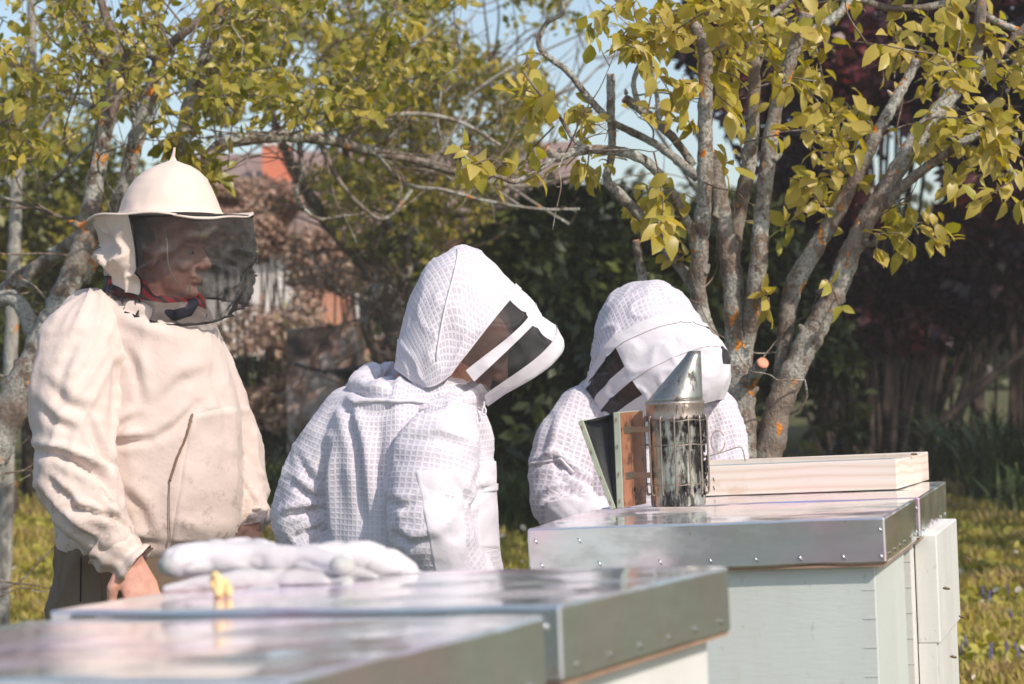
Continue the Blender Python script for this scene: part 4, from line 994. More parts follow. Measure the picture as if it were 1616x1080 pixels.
class Tree:
    def __init__(s, label, base, d, cat='tree', name='pear_tree', group=None, jit=.22):
        s.d = d; s.t = thing(name, base, label, cat, group); s.mb = MB(); s.tw = MB(); s.S = []; s.pos = []; s.dr = []; s.nr = []; s.sz = []; s.cuts = []; s.jit = jit; s.seed = random.random()*50
    def limb(s, pts, cut=False, seg=12):
        P = [at(p[0], p[1], s.d+(p[3] if len(p) > 3 else 0)) for p in pts]; Rr = [p[2]*s.d/F for p in pts]
        s.seed += 3; s.mb.tube(P, Rr, seg, 9, s.jit, True, s.seed)
        for (a, b) in zip(P[:-1], P[1:]):
            n = max(2, int((b-a).length/.06))
            for i in range(n): s.S.append(a.lerp(b, i/n))
        s.S.append(P[-1])
        if cut:
            ax = (P[-1]-P[-2]).normalized(); s.cuts.append((P[-1]+ax*.001, ax, Rr[-1]*.92))
        # knots and spurs
        for i in range(len(P)):
            if Rr[i] > .008 and random.random() < .35:
                q = P[i]+Vector((random.uniform(-1, 1), -.5, random.uniform(-.3, 1)))*Rr[i]; dv = Vector((random.uniform(-1, 1), random.uniform(-.5, .5), random.uniform(0, 1))).normalized()
                s.mb.tube([q, q+dv*Rr[i]*.8, q+dv*Rr[i]*1.25], [Rr[i]*.5, Rr[i]*.3, Rr[i]*.1], 6, 3, .2)
    def cluster(s, c, n=8, size=.06, spread=.05, droop=.5, r0=.0022, twig=True):
        c = Vector(c)
        if twig and s.S:
            A = np.array(s.S); D = ((A-np.array(c))**2*np.array([1, 1, 1])).sum(1); q = Vector(s.S[int(D.argmin())]); L = (c-q).length
            mid = q.lerp(c, .5) + Vector((random.uniform(-.1, .1), random.uniform(-.1, .1), random.uniform(0, .16)))*L
            m2 = q.lerp(c, .8) + Vector((random.uniform(-.06, .06), random.uniform(-.06, .06), random.uniform(0, .1)))*L
            s.tw.tube([q, mid, m2, c], [r0*(1+L*1.2), r0*1.0, r0*.8, r0*.6], 5, 4)
            s.S += [mid, m2, c]
            ax = (c-m2).normalized() if (c-m2).length > 1e-4 else Vector((0, 0, 1))
        else: ax = Vector((0, 0, 1))
        dirs = rv(n)*.9 + np.array(ax)*.7 + np.array([0, 0, -droop])*RNG.uniform(.2, 1.3, n)[:, None]
        nrm = rv(n)*.7 + np.array([.25, -.45, .75])
        for i in range(n):
            back = random.uniform(0, spread*1.6)
            s.pos.append(tuple(np.array(c) - np.array(ax)*back + RNG.normal(size=3)*spread*.18)); s.dr.append(dirs[i]); s.nr.append(nrm[i]); s.sz.append(size*random.uniform(.55, 1.2))
    def scatter(s, poly, cnt, dd, **kw):
        k = 0; it = 0
        xs = [p[0] for p in poly]; ys = [p[1] for p in poly]
        while k < cnt and it < cnt*30:
            it += 1; x = random.uniform(min(xs), max(xs)); y = random.uniform(min(ys), max(ys))
            ins = False; j = len(poly)-1
            for i in range(len(poly)):
                if (poly[i][1] > y) != (poly[j][1] > y) and x < (poly[j][0]-poly[i][0])*(y-poly[i][1])/(poly[j][1]-poly[i][1])+poly[i][0]: ins = not ins
                j = i
            if not ins: continue
            if noise.noise(Vector((x*.011, y*.011, s.seed))) < -.16: continue
            k += 1; s.cluster(at(x, y, s.d+random.uniform(*dd)), **kw)
    def bare(s, n, L0, r0=.004):
        S0 = list(s.S)
        for i in range(n):
            p = S0[random.randrange(len(S0))]; d = Vector((random.uniform(-1, 1), random.uniform(-.5, .5), random.uniform(-.25, 1))).normalized(); L = L0*random.uniform(.4, 1.2)
            pts = [p]; 
            for k in range(5):
                d = (d + Vector((random.gauss(0, .3), random.gauss(0, .2), random.gauss(.02, .25)))).normalized(); pts.append(pts[-1]+d*L/5)
                if k in (1, 2, 3) and random.random() < .7:
                    e = (d + Vector((random.gauss(0, .9), random.gauss(0, .4), random.gauss(.1, .7)))).normalized(); q = pts[-1]; s.tw.tube([q, q+e*L*.12, q+(e+Vector((0, 0, .2)))*L*.26], [r0*.5, r0*.35, r0*.2], 5, 2)
            s.tw.tube(pts, [r0*(1-.15*k) for k in range(6)], 5, 3); s.S += pts[2:]
    def finish(s, bark, leaf, tmpl=LEAF, faces=LEAFF, twigm=None):
        nf = len(s.mb.f)
        if s.tw.v: s.mb.add(s.tw.v, s.tw.f)
        o = s.mb.build('trunk', [bark, twigm or M['barkt']], s.t, fixn=False)
        o.data.polygons.foreach_set('material_index', [0]*nf+[1]*(len(s.mb.f)-nf))
        if s.pos: link('crown', leaf_mesh(s.pos, s.dr, s.nr, s.sz, tmpl, faces), leaf, s.t)
        for (p, ax, r_) in s.cuts:
            q = ax.to_track_quat('Z', 'Y').to_matrix().to_4x4()
            MB().lathe([(.0003, .0), (r_*.6, .0012), (r_, 0), (r_, -.004), (.0003, -.004)], 18, Matrix.Translation(p) @ q).build('cut_end', M['cut'], s.t, fixn=False)
# right-hand pear
T = Tree('lichen spotted pear tree with bright yellow leaves standing right behind the hives', ground(1190, 6.6), 6.6)
gb = ground(1185, 6.6); pyb = 540 - (gb.z-CAMH)*0
T.limb([(1196, 1330, 30), (1184, 1000, 26), (1180, 800, 24), (1173, 700, 22), (1168, 640, 24), (1163, 590, 25), (1158, 560, 20)])
T.limb([(1168, 640, 20), (1150, 590, 17), (1126, 545, 14), (1106, 490, 13), (1103, 430, 13, -.03), (1107, 370, 13, -.05), (1112, 290, 13, -.06), (1113, 190, 12, -.08), (1113, 95, 11, -.1), (1106, 60, 10, -.1), (1094, 36, 9, -.1)], True)
T.limb([(1106, 480, 10), (1085, 438, 9, .03), (1050, 392, 9, .06), (1010, 340, 9, .1), (976, 305, 9, .12), (958, 282, 7, .12), (966, 240, 6, .12), (964, 180, 7, .12), (964, 118, 7, .12)], True)
T.limb([(1104, 420, 9, -.03), (1088, 360, 8, -.08), (1060, 305, 8, -.14), (1028, 262, 8, -.2), (990, 242, 8, -.25), (940, 236, 7, -.3), (905, 240, 7, -.32), (880, 247, 8, -.34), (862, 236, 7, -.35)], True)
T.limb([(930, 237, 5, -.3), (905, 220, 3.5, -.33), (880, 180, 2.6, -.36), (845, 140, 2, -.4), (825, 112, 1.5, -.4)])
T.limb([(880, 247, 5, -.34), (820, 285, 4, -.38), (790, 280, 3, -.4), (755, 262, 2.5, -.42), (735, 248, 2, -.42), (728, 232, 1.5, -.42)])
T.limb([(1100, 280, 8, 0), (1065, 250, 7, .05), (1030, 225, 6, .08), (990, 205, 6, .1), (960, 188, 6, .1), (925, 150, 5.5, .1), (895, 112, 5.5, .1), (865, 90, 5, .1), (850, 68, 4.5, .1), (862, 38, 4, .1), (888, 18, 4, .1), (885, -20, 4, .1)])
T.limb([(1095, 262, 7, .1), (1060, 215, 7, .1), (1020, 180, 8, .1), (985, 155, 7.5, .1)], True)
T.limb([(1010, 172, 5, .1), (1000, 130, 4, .1), (1020, 85, 5, .1), (1045, 60, 4, .1)])
T.limb([(1040, 190, 4, -.2), (1035, 140, 3.5, -.2), (1022, 80, 3, -.2), (1005, 30, 2.5, -.2), (995, -20, 2, -.2)])
T.limb([(1160, 600, 18), (1161, 530, 18), (1158, 460, 18), (1150, 400, 17), (1140, 340, 15), (1133, 290, 13), (1126, 240, 11)], True)
T.limb([(1165, 610, 14), (1178, 540, 14), (1190, 470, 14, -.04), (1198, 400, 14, -.06), (1203, 330, 13, -.06), (1212, 250, 13, -.08), (1225, 170, 11, -.1), (1246, 100, 11, -.1), (1262, 55, 12, -.1), (1272, 22, 11, -.1)], True)
T.limb([(1152, 440, 13, .05), (1163, 350, 13, .1), (1180, 270, 12, .1), (1188, 190, 11, .1), (1190, 110, 11, .1), (1184, 60, 11, .1), (1181, 30, 8, .1)], True)
T.limb([(1113, 80, 7, -.1), (1150, 65, 6, -.08), (1185, 45, 6, -.05), (1230, 15, 5, 0), (1260, -10, 5, 0)])
T.limb([(1175, 615, 11, 0), (1190, 592, 10.5, -.06), (1204, 573, 10, -.12)], True)
T.limb([(1140, 300, 4, .05), (1128, 260, 8, .1), (1128, 240, 6, .1)])
T.limb([(1030, 620, 7, .1), (1022, 520, 7, .1), (1014, 440, 7.5, .1), (1004, 380, 7, .1)], True)
T.limb([(1225, 1330, 28), (1214, 1000, 26), (1211, 800, 24), (1213, 720, 23), (1228, 650, 22), (1250, 590, 21), (1280, 530, 20), (1312, 475, 18), (1338, 410, 17), (1366, 350, 16), (1402, 292, 15), (1450, 215, 14), (1500, 152, 12), (1535, 108, 10), (1546, 50, 9), (1548, -30, 8)])
T.limb([(1222, 670, 12, .03), (1232, 590, 12, .05), (1240, 520, 13, .06), (1250, 460, 15, .06), (1282, 400, 15, .05), (1318, 340, 13, .04), (1350, 280, 11, .02), (1385, 210, 10, 0), (1415, 155, 9, 0), (1448, 95, 8, 0)], True)
T.limb([(1395, 325, 9, 0), (1440, 280, 8, -.05), (1490, 245, 7, -.08), (1520, 225, 7, -.1), (1548, 215, 6, -.1), (1575, 232, 5, -.1), (1595, 270, 5, -.1), (1625, 305, 4, -.1)])
T.limb([(1350, 245, 5, .05), (1320, 285, 5, .1), (1350, 240, 5, .1), (1400, 200, 5, .1)])
T.limb([(1274, 50, 8, 0), (1300, 40, 8, 0), (1330, 15, 7, 0), (1345, -15, 7, 0)])
T.limb([(1340, -8, 5, .1), (1400, 12, 6, .1), (1460, 12, 6, .1), (1500, 5, 6, .1), (1540, 15, 6, .1), (1580, 38, 6, .1), (1640, 60, 5, .1)])
T.limb([(1240, 655, 2.5, 0), (1262, 645, 2.5, -.03), (1273, 625, 2, -.04), (1270, 600, 1.5, -.05)])
T.limb([(1356, 380, 6, 0), (1378, 385, 5, -.03), (1384, 370, 5, -.03)], True)
T.limb([(1510, 140, 6, 0), (1560, 110, 5, 0), (1600, 60, 5, 0), (1640, 20, 4, 0)])
T.bare(26, .35, .003)
CL = [(955, 15), (985, 12), (1005, 40), (1040, 25), (975, 60), (1012, 80), (1062, 50), (1085, 15), (830, 118), (848, 150), (828, 160), (860, 175), (874, 200), (815, 140), (845, 185), (1060, 150), (1082, 175), (1042, 128), (1092, 198), (1030, 112), (1062, 195), (728, 238), (742, 262), (800, 258), (828, 262), (862, 258), (765, 285), (925, 205), (912, 195), (925, 285), (945, 255), (905, 262), (1035, 330), (1042, 352), (1005, 345), (1050, 372), (1130, 15), (1160, 40), (1110, 130), (1140, 110), (1160, 180), (1130, 60), (1175, 225), (1165, 70)]
for (x, y) in CL: T.cluster(at(x, y, 6.6+random.uniform(-.55, .15)), n=random.randint(6, 10), size=.070, spread=.07, droop=.5)
T.scatter([(1120, -20), (1640, -20), (1640, 330), (1560, 250), (1480, 200), (1400, 120), (1300, 110), (1200, 150), (1120, 180)], 88, (-.45, .6), n=7, size=.062, spread=.09, droop=.4)
T.scatter([(1210, 120), (1370, 120), (1440, 260), (1380, 300), (1300, 330), (1225, 420), (1210, 300)], 34, (-.3, .5), n=7, size=.060, spread=.08, droop=.5)
T.scatter([(1420, 200), (1600, 260), (1560, 380), (1480, 400), (1390, 400), (1400, 330)], 22, (-.4, .4), n=7, size=.058, spread=.06, droop=.6)
T.scatter([(900, -20), (1130, -20), (1120, 100), (1060, 90), (940, 70)], 22, (-.4, .3), n=7, size=.062, spread=.08, droop=.6)
T.scatter([(960, 330), (1090, 330), (1070, 400), (1010, 420)], 7, (-.3, .3), n=8, size=.06, spread=.05, droop=.6)
for (x, y) in [(1213, 470), (1216, 500), (1330, 485), (1212, 455), (1385, 395), (1610, 325), (1300, 440), (1420, 370), (1440, 390)]: T.cluster(at(x, y, 6.5), n=3, size=.062, spread=.02, droop=.9)
T.scatter([(880, -420), (1800, -420), (1800, -20), (900, -20)], 70, (-.8, .8), n=8, size=.066, spread=.06)
T.finish(M['bark'], M['leaf'])
# left-hand pear
T = Tree('leaning pear tree with orange lichen on its trunks behind the person in beige', ground(-110, 7.9), 7.9)
T.limb([(-100, 1250, 40), (-85, 1000, 38), (-45, 800, 34), (-5, 690, 30), (40, 600, 27), (78, 520, 24), (112, 440, 20), (135, 370, 17), (150, 290, 15), (162, 220, 15), (178, 150, 14), (187, 105, 14), (180, 60, 9), (165, 20, 7), (150, -30, 6)])
T.limb([(125, 440, 18, .05), (165, 375, 13, .05), (188, 315, 12, .05), (205, 260, 13, .05), (222, 200, 13, .03), (243, 130, 12, 0), (250, 95, 11, 0), (230, 80, 8, 0), (215, 70, 7, 0)])
T.limb([(240, 120, 8, 0), (262, 78, 8, -.05), (295, 48, 7, -.1), (335, 12, 6, -.1), (365, -20, 5, -.1)])
T.limb([(200, 420, 14, .2), (250, 345, 14, .2), (272, 290, 14, .2), (290, 215, 14, .2), (307, 140, 13, .2), (328, 80, 12, .2), (340, 30, 11, .2), (350, -30, 10, .2)])
T.limb([(300, 300, 9, .3), (340, 235, 11, .35), (390, 220, 11, .5), (450, 216, 10, .7), (520, 222, 10, .9), (580, 238, 9, 1.1), (650, 252, 8, 1.3), (720, 272, 7, 1.5), (800, 292, 6, 1.7), (860, 290, 5, 1.8), (900, 280, 4, 1.8)])
T.limb([(172, 110, 7, 0), (150, 75, 6, -.1), (135, 40, 6, -.15), (128, 0, 5, -.2), (125, -40, 4, -.2)])
T.limb([(150, 170, 5, .1), (90, 150, 5, .2), (40, 170, 4, .3), (-10, 200, 4, .3)])
T.limb([(60, 540, 14, .3), (20, 470, 13, .35), (-40, 500, 16, .4)])
T.limb([(-20, 485, 18, .5), (35, 440, 15, .45), (85, 405, 13, .4), (125, 372, 10, .2)])
T.limb([(160, 330, 3, 0), (110, 345, 3, .1), (60, 330, 3, .1), (0, 310, 2.5, .1)]); T.limb([(60, 305, 3, .1), (100, 270, 3, .1), (140, 230, 3, .1), (165, 200, 3, 0)])
T.limb([(470, 218, 5, .8), (478, 270, 4.5, .8), (468, 310, 4, .8), (500, 345, 3.5, .8), (545, 340, 3, .8)])
T.limb([(505, 225, 5, .9), (535, 285, 4.5, .9), (575, 330, 4, .9), (610, 345, 3.5, .9), (650, 300, 3, .9)])
T.limb([(590, 240, 4, 1.1), (640, 290, 4, 1.1), (700, 300, 3.5, 1.1), (770, 318, 3, 1.1), (850, 330, 2.5, 1.1), (915, 330, 2, 1.1)])
T.limb([(680, 262, 4, 1.3), (720, 200, 3.5, 1.3), (745, 150, 3, 1.3), (800, 110, 3, 1.3)]); T.limb([(540, 225, 5, 1), (590, 190, 5, 1), (660, 180, 4, 1), (730, 195, 4, 1), (790, 230, 3, 1)])
T.limb([(800, 292, 3, 1.7), (850, 325, 3, 1.7), (900, 355, 2.5, 1.7)])
T.bare(110, .55, .0045)
for (x, y) in [(295, 245), (330, 250), (345, 290), (360, 262), (250, 225), (310, 275), (20, 170), (15, 245), (40, 205), (60, 130)]: T.cluster(at(x, y, 7.6), n=9, size=.07, spread=.05, droop=.6)
T.scatter([(-40, -40), (470, -40), (470, 170), (400, 200), (330, 220), (200, 170), (100, 240), (-40, 290)], 300, (-.8, .9), n=6, size=.050, spread=.10, droop=.4)
T.scatter([(340, -40), (760, -40), (740, 120), (600, 190), (420, 200)], 220, (-.3, 1.6), n=7, size=.050, spread=.11, droop=.35)
T.scatter([(-300, -400), (600, -400), (600, -40), (-300, -40)], 60, (-.8, .8), n=8, size=.066, spread=.06)
T.finish(M['bark'], M['leaf2'])
# pale young trunk at the left edge
T = Tree('young tree with a straight pale grey trunk at the left edge', ground(10, 10.5), 10.5, name='young_tree')
T.limb([(0, 1100, 13), (12, 700, 12), (20, 470, 11), (24, 360, 10), (27, 270, 9), (35, 190, 9), (48, 110, 8), (50, 30, 7), (45, -60, 6)]); T.limb([(30, 250, 5), (80, 180, 4), (110, 100, 4), (120, 20, 3)]); T.limb([(25, 300, 4), (-20, 240, 4), (-60, 150, 3)])
T.scatter([(-80, -60), (260, -60), (240, 140), (120, 260), (-60, 280)], 110, (-.8, .8), n=8, size=.06, spread=.08, droop=.5)
T.finish(M['barkg'], M['leaf2'], SMALL, SMALLF)
# dark-trunked plum in the middle
T = Tree('dark trunked plum tree with spreading twiggy branches between the two hooded heads', ground(640, 15), 15, name='plum_tree', jit=.12)
T.limb([(655, 770, 30), (650, 640, 28), (636, 560, 26), (622, 500, 25), (606, 455, 22), (594, 420, 16)], seg=14)
T.limb([(612, 480, 16), (575, 420, 11), (535, 375, 10), (500, 330, 10), (475, 285, 9), (450, 240, 7), (430, 180, 6), (410, 100, 5)])
T.limb([(600, 440, 12), (590, 395, 10), (600, 365, 9), (640, 335, 8), (690, 300, 7), (730, 240, 6), (760, 160, 5), (780, 80, 4)]); T.limb([(590, 400, 9), (578, 350, 7), (560, 290, 6), (540, 220, 5), (530, 130, 4), (520, 30, 3)])
T.limb([(625, 500, 10), (640, 440, 9), (645, 380, 8), (655, 300, 7), (650, 200, 6), (640, 100, 5), (650, 0, 4)]); T.limb([(600, 450, 9, -.3), (582, 490, 8, -.3), (578, 520, 8, -.3), (600, 570, 9, -.2)])
T.limb([(650, 330, 5), (720, 340, 4), (790, 330, 4), (850, 300, 3)]); T.limb([(660, 280, 5), (740, 260, 4), (820, 220, 4), (880, 150, 3)]); T.limb([(640, 250, 5), (600, 180, 4), (570, 100, 4), (560, 20, 3)])
T.bare(190, 1.1, .009)
T.scatter([(380, -40), (900, -40), (880, 160), (820, 240), (700, 330), (560, 340), (470, 270), (400, 180)], 1050, (-1.6, 1.4), n=8, size=.066, spread=.16, droop=.3, r0=.004)
T.scatter([(330, 20), (620, 20), (620, 220), (330, 210)], 260, (-1.2, 1.0), n=7, size=.06, spread=.14, droop=.3, r0=.004)
T.scatter([(460, 270), (760, 270), (780, 350), (680, 400), (540, 390)], 230, (-1, 1), n=7, size=.055, spread=.14, droop=.3, r0=.004)
T.scatter([(300, -300), (1000, -300), (900, -40), (380, -40)], 80, (-1.4, 1.4), n=8, size=.07, spread=.12)
T.finish(M['barkd'], M['leaf3'], SMALL, SMALLF)
# ------------------------------------------------------------ hedges, shrubs, house and meadow
def bush(name, label, cat, d, blobs, n, size, mt, stems=(), stemm=None, clump=.0, group=None, kind=None, el=2.0, up=.5, base=None, shell=.55):
    b0 = blobs[0]; base = base or ground(b0[0], d)
    if kind: t = None
    else: t = thing(name, base, label, cat, group)
    pos = []; tot = sum(b[2]*b[3] for b in blobs)
    P = []; Nn = []
    for (x, y, rx, ry, *dd) in blobs:
        k = d/F; c = np.array(at(x, y, d+(dd[0] if dd else 0))); m_ = int(n*rx*ry/tot*1.5)
        v = rv(m_); r_ = RNG.uniform(shell, 1.03, m_)[:, None]; dep = min(rx, ry)*k*.9
        p = c + v*r_*np.array([rx*k, dep, ry*k]); P.append(p); Nn.append(v)
    P = np.concatenate(P); Nn = np.concatenate(Nn)
    ok = np.array([noise.noise(Vector(p)*(1.0/(size*7))) > clump for p in P]) & (P[:, 2] > np.array([gz(0, q[1]) for q in P])-.02)
    P, Nn = P[ok], Nn[ok]; m_ = len(P)
    r1 = np.array([noise.noise(Vector(p)*(1.0/(size*5))+Vector((7, 0, 0)))*.9+.5 for p in P]) + RNG.normal(size=m_)*.14
    dr = Nn*.6 + rv(m_)*.9 + np.array([0, 0, -.2]); nr = Nn*.8 + rv(m_)*.6 + np.array([0, 0, up])
    me = leaf_mesh(P, dr, nr, size*RNG.uniform(.6, 1.3, m_), SMALL*np.array([1, 2.0/el, 1]), SMALLF, np.clip(r1, 0, 1))
    if kind:
        return tag(link(name, me, mt), label, cat, group, kind)
    mb = MB()
    for s in stems: mb.tube([at(p[0], p[1], d+(p[3] if len(p) > 3 else 0)) for p in s], [p[2]*d/F for p in s], 7, 4, .12, True, s[0][0])
    if not stems:
        mb.tube([base, Vector((base.x, base.y, at(b0[0], b0[1], d).z))], [.06, .02], 7)
    mb.build('trunk', stemm or M['barkd'], t, fixn=False)
    link('crown', me, mt, t); return t
# hedge line at the far end of the meadow
bl = [(x, 480+20*math.sin(x*.01), 110, 190+50*noise.noise(Vector((x*.004, 0, 0)))) for x in range(-700, 2500, 90)]
bush('far_hedge', 'soft green far hedge closing off the meadow', 'hedge', 48, bl, 36000, .34, M['fargreen'], kind='stuff', clump=-.3)
# conifers on the left
bush('conifer_shrub', 'golden green conifer behind the leaning pear tree at the left edge', 'conifer', 17, [(40, 420, 150, 330), (150, 560, 110, 230), (-60, 560, 130, 240), (60, 250, 120, 170), (30, 650, 140, 130)], 22000, .085, M['conifer'], clump=-.02, el=2.6)
bush('conifer_shrub', 'golden green conifer directly behind the domed hat', 'conifer', 18, [(220, 480, 100, 300), (205, 300, 90, 200), (230, 640, 90, 150)], 12000, .085, M['conifer'], clump=-.02, el=2.6)
bush('low_shrub', 'low leafy shrub with yellowish leaves at the left edge', 'shrub', 15.5, [(10, 690, 80, 70), (60, 720, 60, 50)], 1800, .085, M['green'])
# dry brown hedge with bare stems
def stems(x0, x1, y0, y1, n, r, lean=18, seed=1):
    rs = random.Random(seed); out = []
    for i in range(n):
        x = rs.uniform(x0, x1); l = rs.uniform(-lean, lean); out.append([(x, y0, r*rs.uniform(.7, 1.3), rs.uniform(-.4, .4)), (x+l*.4+rs.uniform(-5, 5), y0*.6+y1*.4, r*rs.uniform(.6, 1)), (x+l, y1, r*.4)])
    return out
bush('brown_hedge', 'dry pinkish brown hedge in front of the white house wall', 'hedge', 19, [(400, 355, 100, 72), (490, 385, 100, 66), (320, 360, 80, 72), (570, 410, 80, 56)], 32000, .055, M['beech'], stems(320, 620, 745, 400, 26, 3.0, 46, 4), M['barkr'], clump=-.1)
bush('brown_hedge', 'sparse brown twigs low down before the orange brick wall', 'hedge', 18.5, [(420, 520, 110, 110), (540, 520, 110, 100), (440, 640, 120, 70)], 7000, .07, M['beech'], stems(370, 600, 740, 420, 26, 2.6, 30, 9), M['barkr'], clump=.12, shell=.1)
bush('green_shrub', 'loose mid green shrub behind the plum trunk', 'shrub', 17.5, [(690, 440, 110, 110), (780, 400, 80, 80), (660, 560, 100, 90), (600, 360, 70, 60), (740, 340, 80, 50), (560, 330, 60, 40)], 10500, .075, M['green'], stems(640, 780, 745, 420, 9, 4, 40, 5), clump=.04, shell=.25)
bush('laurel_shrub', 'dark evergreen laurel filling the gap between the two hoods', 'shrub', 14.5, [(900, 470, 110, 150), (850, 620, 90, 140), (960, 600, 120, 150), (1050, 480, 120, 160), (940, 380, 100, 80), (880, 330, 60, 30), (830, 690, 110, 90), (790, 560, 60, 90)], 30000, .10, M['laurel'], clump=-.12, el=2.4)
bush('laurel_shrub', 'dark evergreen shrub seen between the pear trunks', 'shrub', 15.5, [(1180, 520, 120, 200), (1270, 620, 90, 140), (1150, 380, 90, 90)], 15000, .10, M['laurel'], clump=-.12, el=2.4)
bush('laurel_shrub', 'low dark evergreen filling the gap between the two white suits', 'shrub', 15.2, [(830, 640, 80, 110), (800, 740, 90, 80), (880, 740, 90, 90)], 16000, .10, M['laurel'], clump=-.4, el=2.4)
bush('green_shrub', 'low scrubby growth at the foot of the white house wall', 'shrub', 19.6, [(400, 640, 90, 90), (500, 620, 100, 100), (600, 640, 80, 90), (330, 660, 70, 80)], 9000, .085, M['green'], clump=-.05, shell=.2)
# purple leaved tree of many stems
ps = []
rs = random.Random(12)
for i in range(44):
    x0 = 1385+rs.uniform(-95, 95); sp_ = (x0-1385)*1.2+rs.uniform(-50, 50)
    ps.append([(x0, 775, rs.uniform(3, 8), rs.uniform(-.4, .4)), (x0+sp_*.3+rs.uniform(-8, 8), 640, rs.uniform(3, 6)), (x0+sp_*.75, 500, rs.uniform(2.5, 5)), (x0+sp_*1.4, 360, 3), (x0+sp_*2.2, 200, 3)])
ps.append([(1440, 690, 9, -.3), (1500, 655, 8, -.3), (1560, 600, 7, -.3), (1630, 540, 6, -.3)])
bush('purple_tree', 'dark purple leaved tree on a fan of brown stems at the right', 'tree', 16.5, [(1400, 170, 200, 230), (1560, 260, 200, 230), (1600, 80, 200, 220), (1330, 330, 100, 130), (1500, 420, 170, 70), (1240, 110, 140, 170), (1130, 20, 170, 90), (980, 10, 110, 55), (1600, 420, 120, 90), (1380, 360, 130, 120), (1300, 260, 110, 110), (1440, 500, 120, 60)], 40000, .105, M['purple'], ps, M['barkr'], clump=-.06, shell=.3, base=ground(1385, 16.5))
bush('purple_tree', 'thin stemmed purple tree leaning in from the right edge', 'tree', 18, [(1640, 330, 140, 170), (1720, 200, 180, 220)], 7000, .105, M['purple'], stems(1490, 1680, 745, 330, 24, 4, 26, 3), M['barkr'], clump=-.05, shell=.3)
bush('green_shrub', 'sunlit yellow green thicket far behind the thin stems at the right', 'shrub', 30, [(1560, 560, 160, 80), (1450, 580, 120, 70), (1700, 540, 120, 90)], 6500, .16, M['fargreen'], clump=-.1)
# tall unseen trees added on the sunny side to shade the far end of the garden
def shade_tree(x, y, z, r, n, wh):
    t = thing('unseen_tree', Vector((x, y, gz(x, y))), wh+' of the unseen trees added outside the right edge to shade the shrubs', 'tree', 'unseen trees added beyond the right edge')
    MB().tube([(x, y, gz(x, y)), (x+.1, y, z*.5), (x, y, z)], [.16, .12, .05], 10, 5, .1).build('trunk', M['barkd'], t)
    P = np.array([x, y, z]) + rv(n)*(RNG.uniform(0, 1, n)**.4)[:, None]*np.array([r, r, r*1.15])
    ok = np.array([noise.noise(Vector(p)*.9) > -.18 for p in P]); P = P[ok]; m_ = len(P)
    link('crown', leaf_mesh(P, rv(m_), rv(m_)+np.array([0, 0, .8]), RNG.uniform(.12, .26, m_), SMALL, SMALLF), M['green'], t)
shade_tree(4.9, 8.6, 6.2, 2.2, 5200, 'nearest'); shade_tree(7.2, 10.6, 6.0, 2.4, 5600, 'middle one'); shade_tree(9.6, 12.2, 6.4, 2.5, 5200, 'farthest')
bush('dark_shrub', 'dark shaded evergreen thicket behind the fan of brown stems', 'shrub', 18.5, [(1360, 560, 130, 170), (1470, 470, 120, 120), (1290, 430, 90, 200), (1600, 450, 140, 90)], 15000, .12, M['laurel'], clump=-.25, el=2.2)
# house behind the hedge
def house():
    d = 33; k = d/F; G = .812
    t = thing('house', Vector((at(560, 500, d).x, d, G)), 'house with white and orange brick walls and a faded tiled roof behind the hedge', 'house')
    X = lambda px: at(px, 500, d).x
    ze = at(560, 345, d).z; zr = at(560, 236, d+3).z
    MB().box((X(250), d, G-.3), (X(478)-X(250), 0, 0), (0, 6, 0), (0, 0, ze-G+.3)).build('white_wall', M['render'], t, False)
    MB().box((X(478)+.002, d-.02, G-.3), (X(900)-X(478), 0, 0), (0, 6, 0), (0, 0, ze-G+.3)).build('brick_wall', M['brick'], t, False)
    rf = MB(); x0, x1 = X(235), X(930)
    rf.add([(x0, d-.45, ze-.05), (x1, d-.45, ze-.05), (x1, d+3, zr), (x0, d+3, zr), (x0, d+6.4, ze-.05), (x1, d+6.4, ze-.05), (x0, d-.45, ze-.2), (x1, d-.45, ze-.2), (x1, d+3, zr-.15), (x0, d+3, zr-.15)], [(0, 1, 2, 3), (3, 2, 5, 4), (0, 6, 7, 1), (6, 9, 8, 7)])
    roof = rf.build('roof', M['tile'], t, False)
    a = at(418, 312, d+1.4); wch = 42*(d+1.4)/F
    zt = at(430, 232, d+1.4).z
    MB().box((a.x, d+1.2, ze), (wch, 0, 0), (0, .5, 0), (0, 0, zt-ze)).build('chimney', M['chimney'], t, False)
    MB().box((a.x-.03, d+1.17, zt+.002), (wch+.06, 0, 0), (0, .56, 0), (0, 0, .07)).build('chimney_cap', M['render'], t, False)
    for x in (560, 700):
        f = MB().box((X(x), d-.05, G+1.0), (.9, 0, 0), (0, .028, 0), (0, 0, 1.1)).build('window', M['render'], t, False)
        MB().box((X(x)+.07, d-.06, G+1.07), (.76, 0, 0), (0, .008, 0), (0, 0, .96)).build('pane', M['glass'], f, False)
def brickm():
    mm, nt, b, o = mat('orange_brick'); tc = nt.nodes.new('ShaderNodeTexCoord').outputs['Object']
    mp = N(nt, 'ShaderNodeMapping'); mp.inputs['Rotation'].default_value = (R(90), 0, 0); nt.links.new(tc, mp.inputs[0])
    br = N(nt, 'ShaderNodeTexBrick'); br.inputs['Scale'].default_value = 4; br.inputs['Color1'].default_value = (.52, .17, .08, 1); br.inputs['Color2'].default_value = (.62, .24, .12, 1); br.inputs['Mortar'].default_value = (.5, .42, .36, 1); nt.links.new(mp.outputs[0], br.inputs[0])
    nt.links.new(br.outputs[0], b.inputs['Base Color']); b.inputs['Roughness'].default_value = .9; return mm
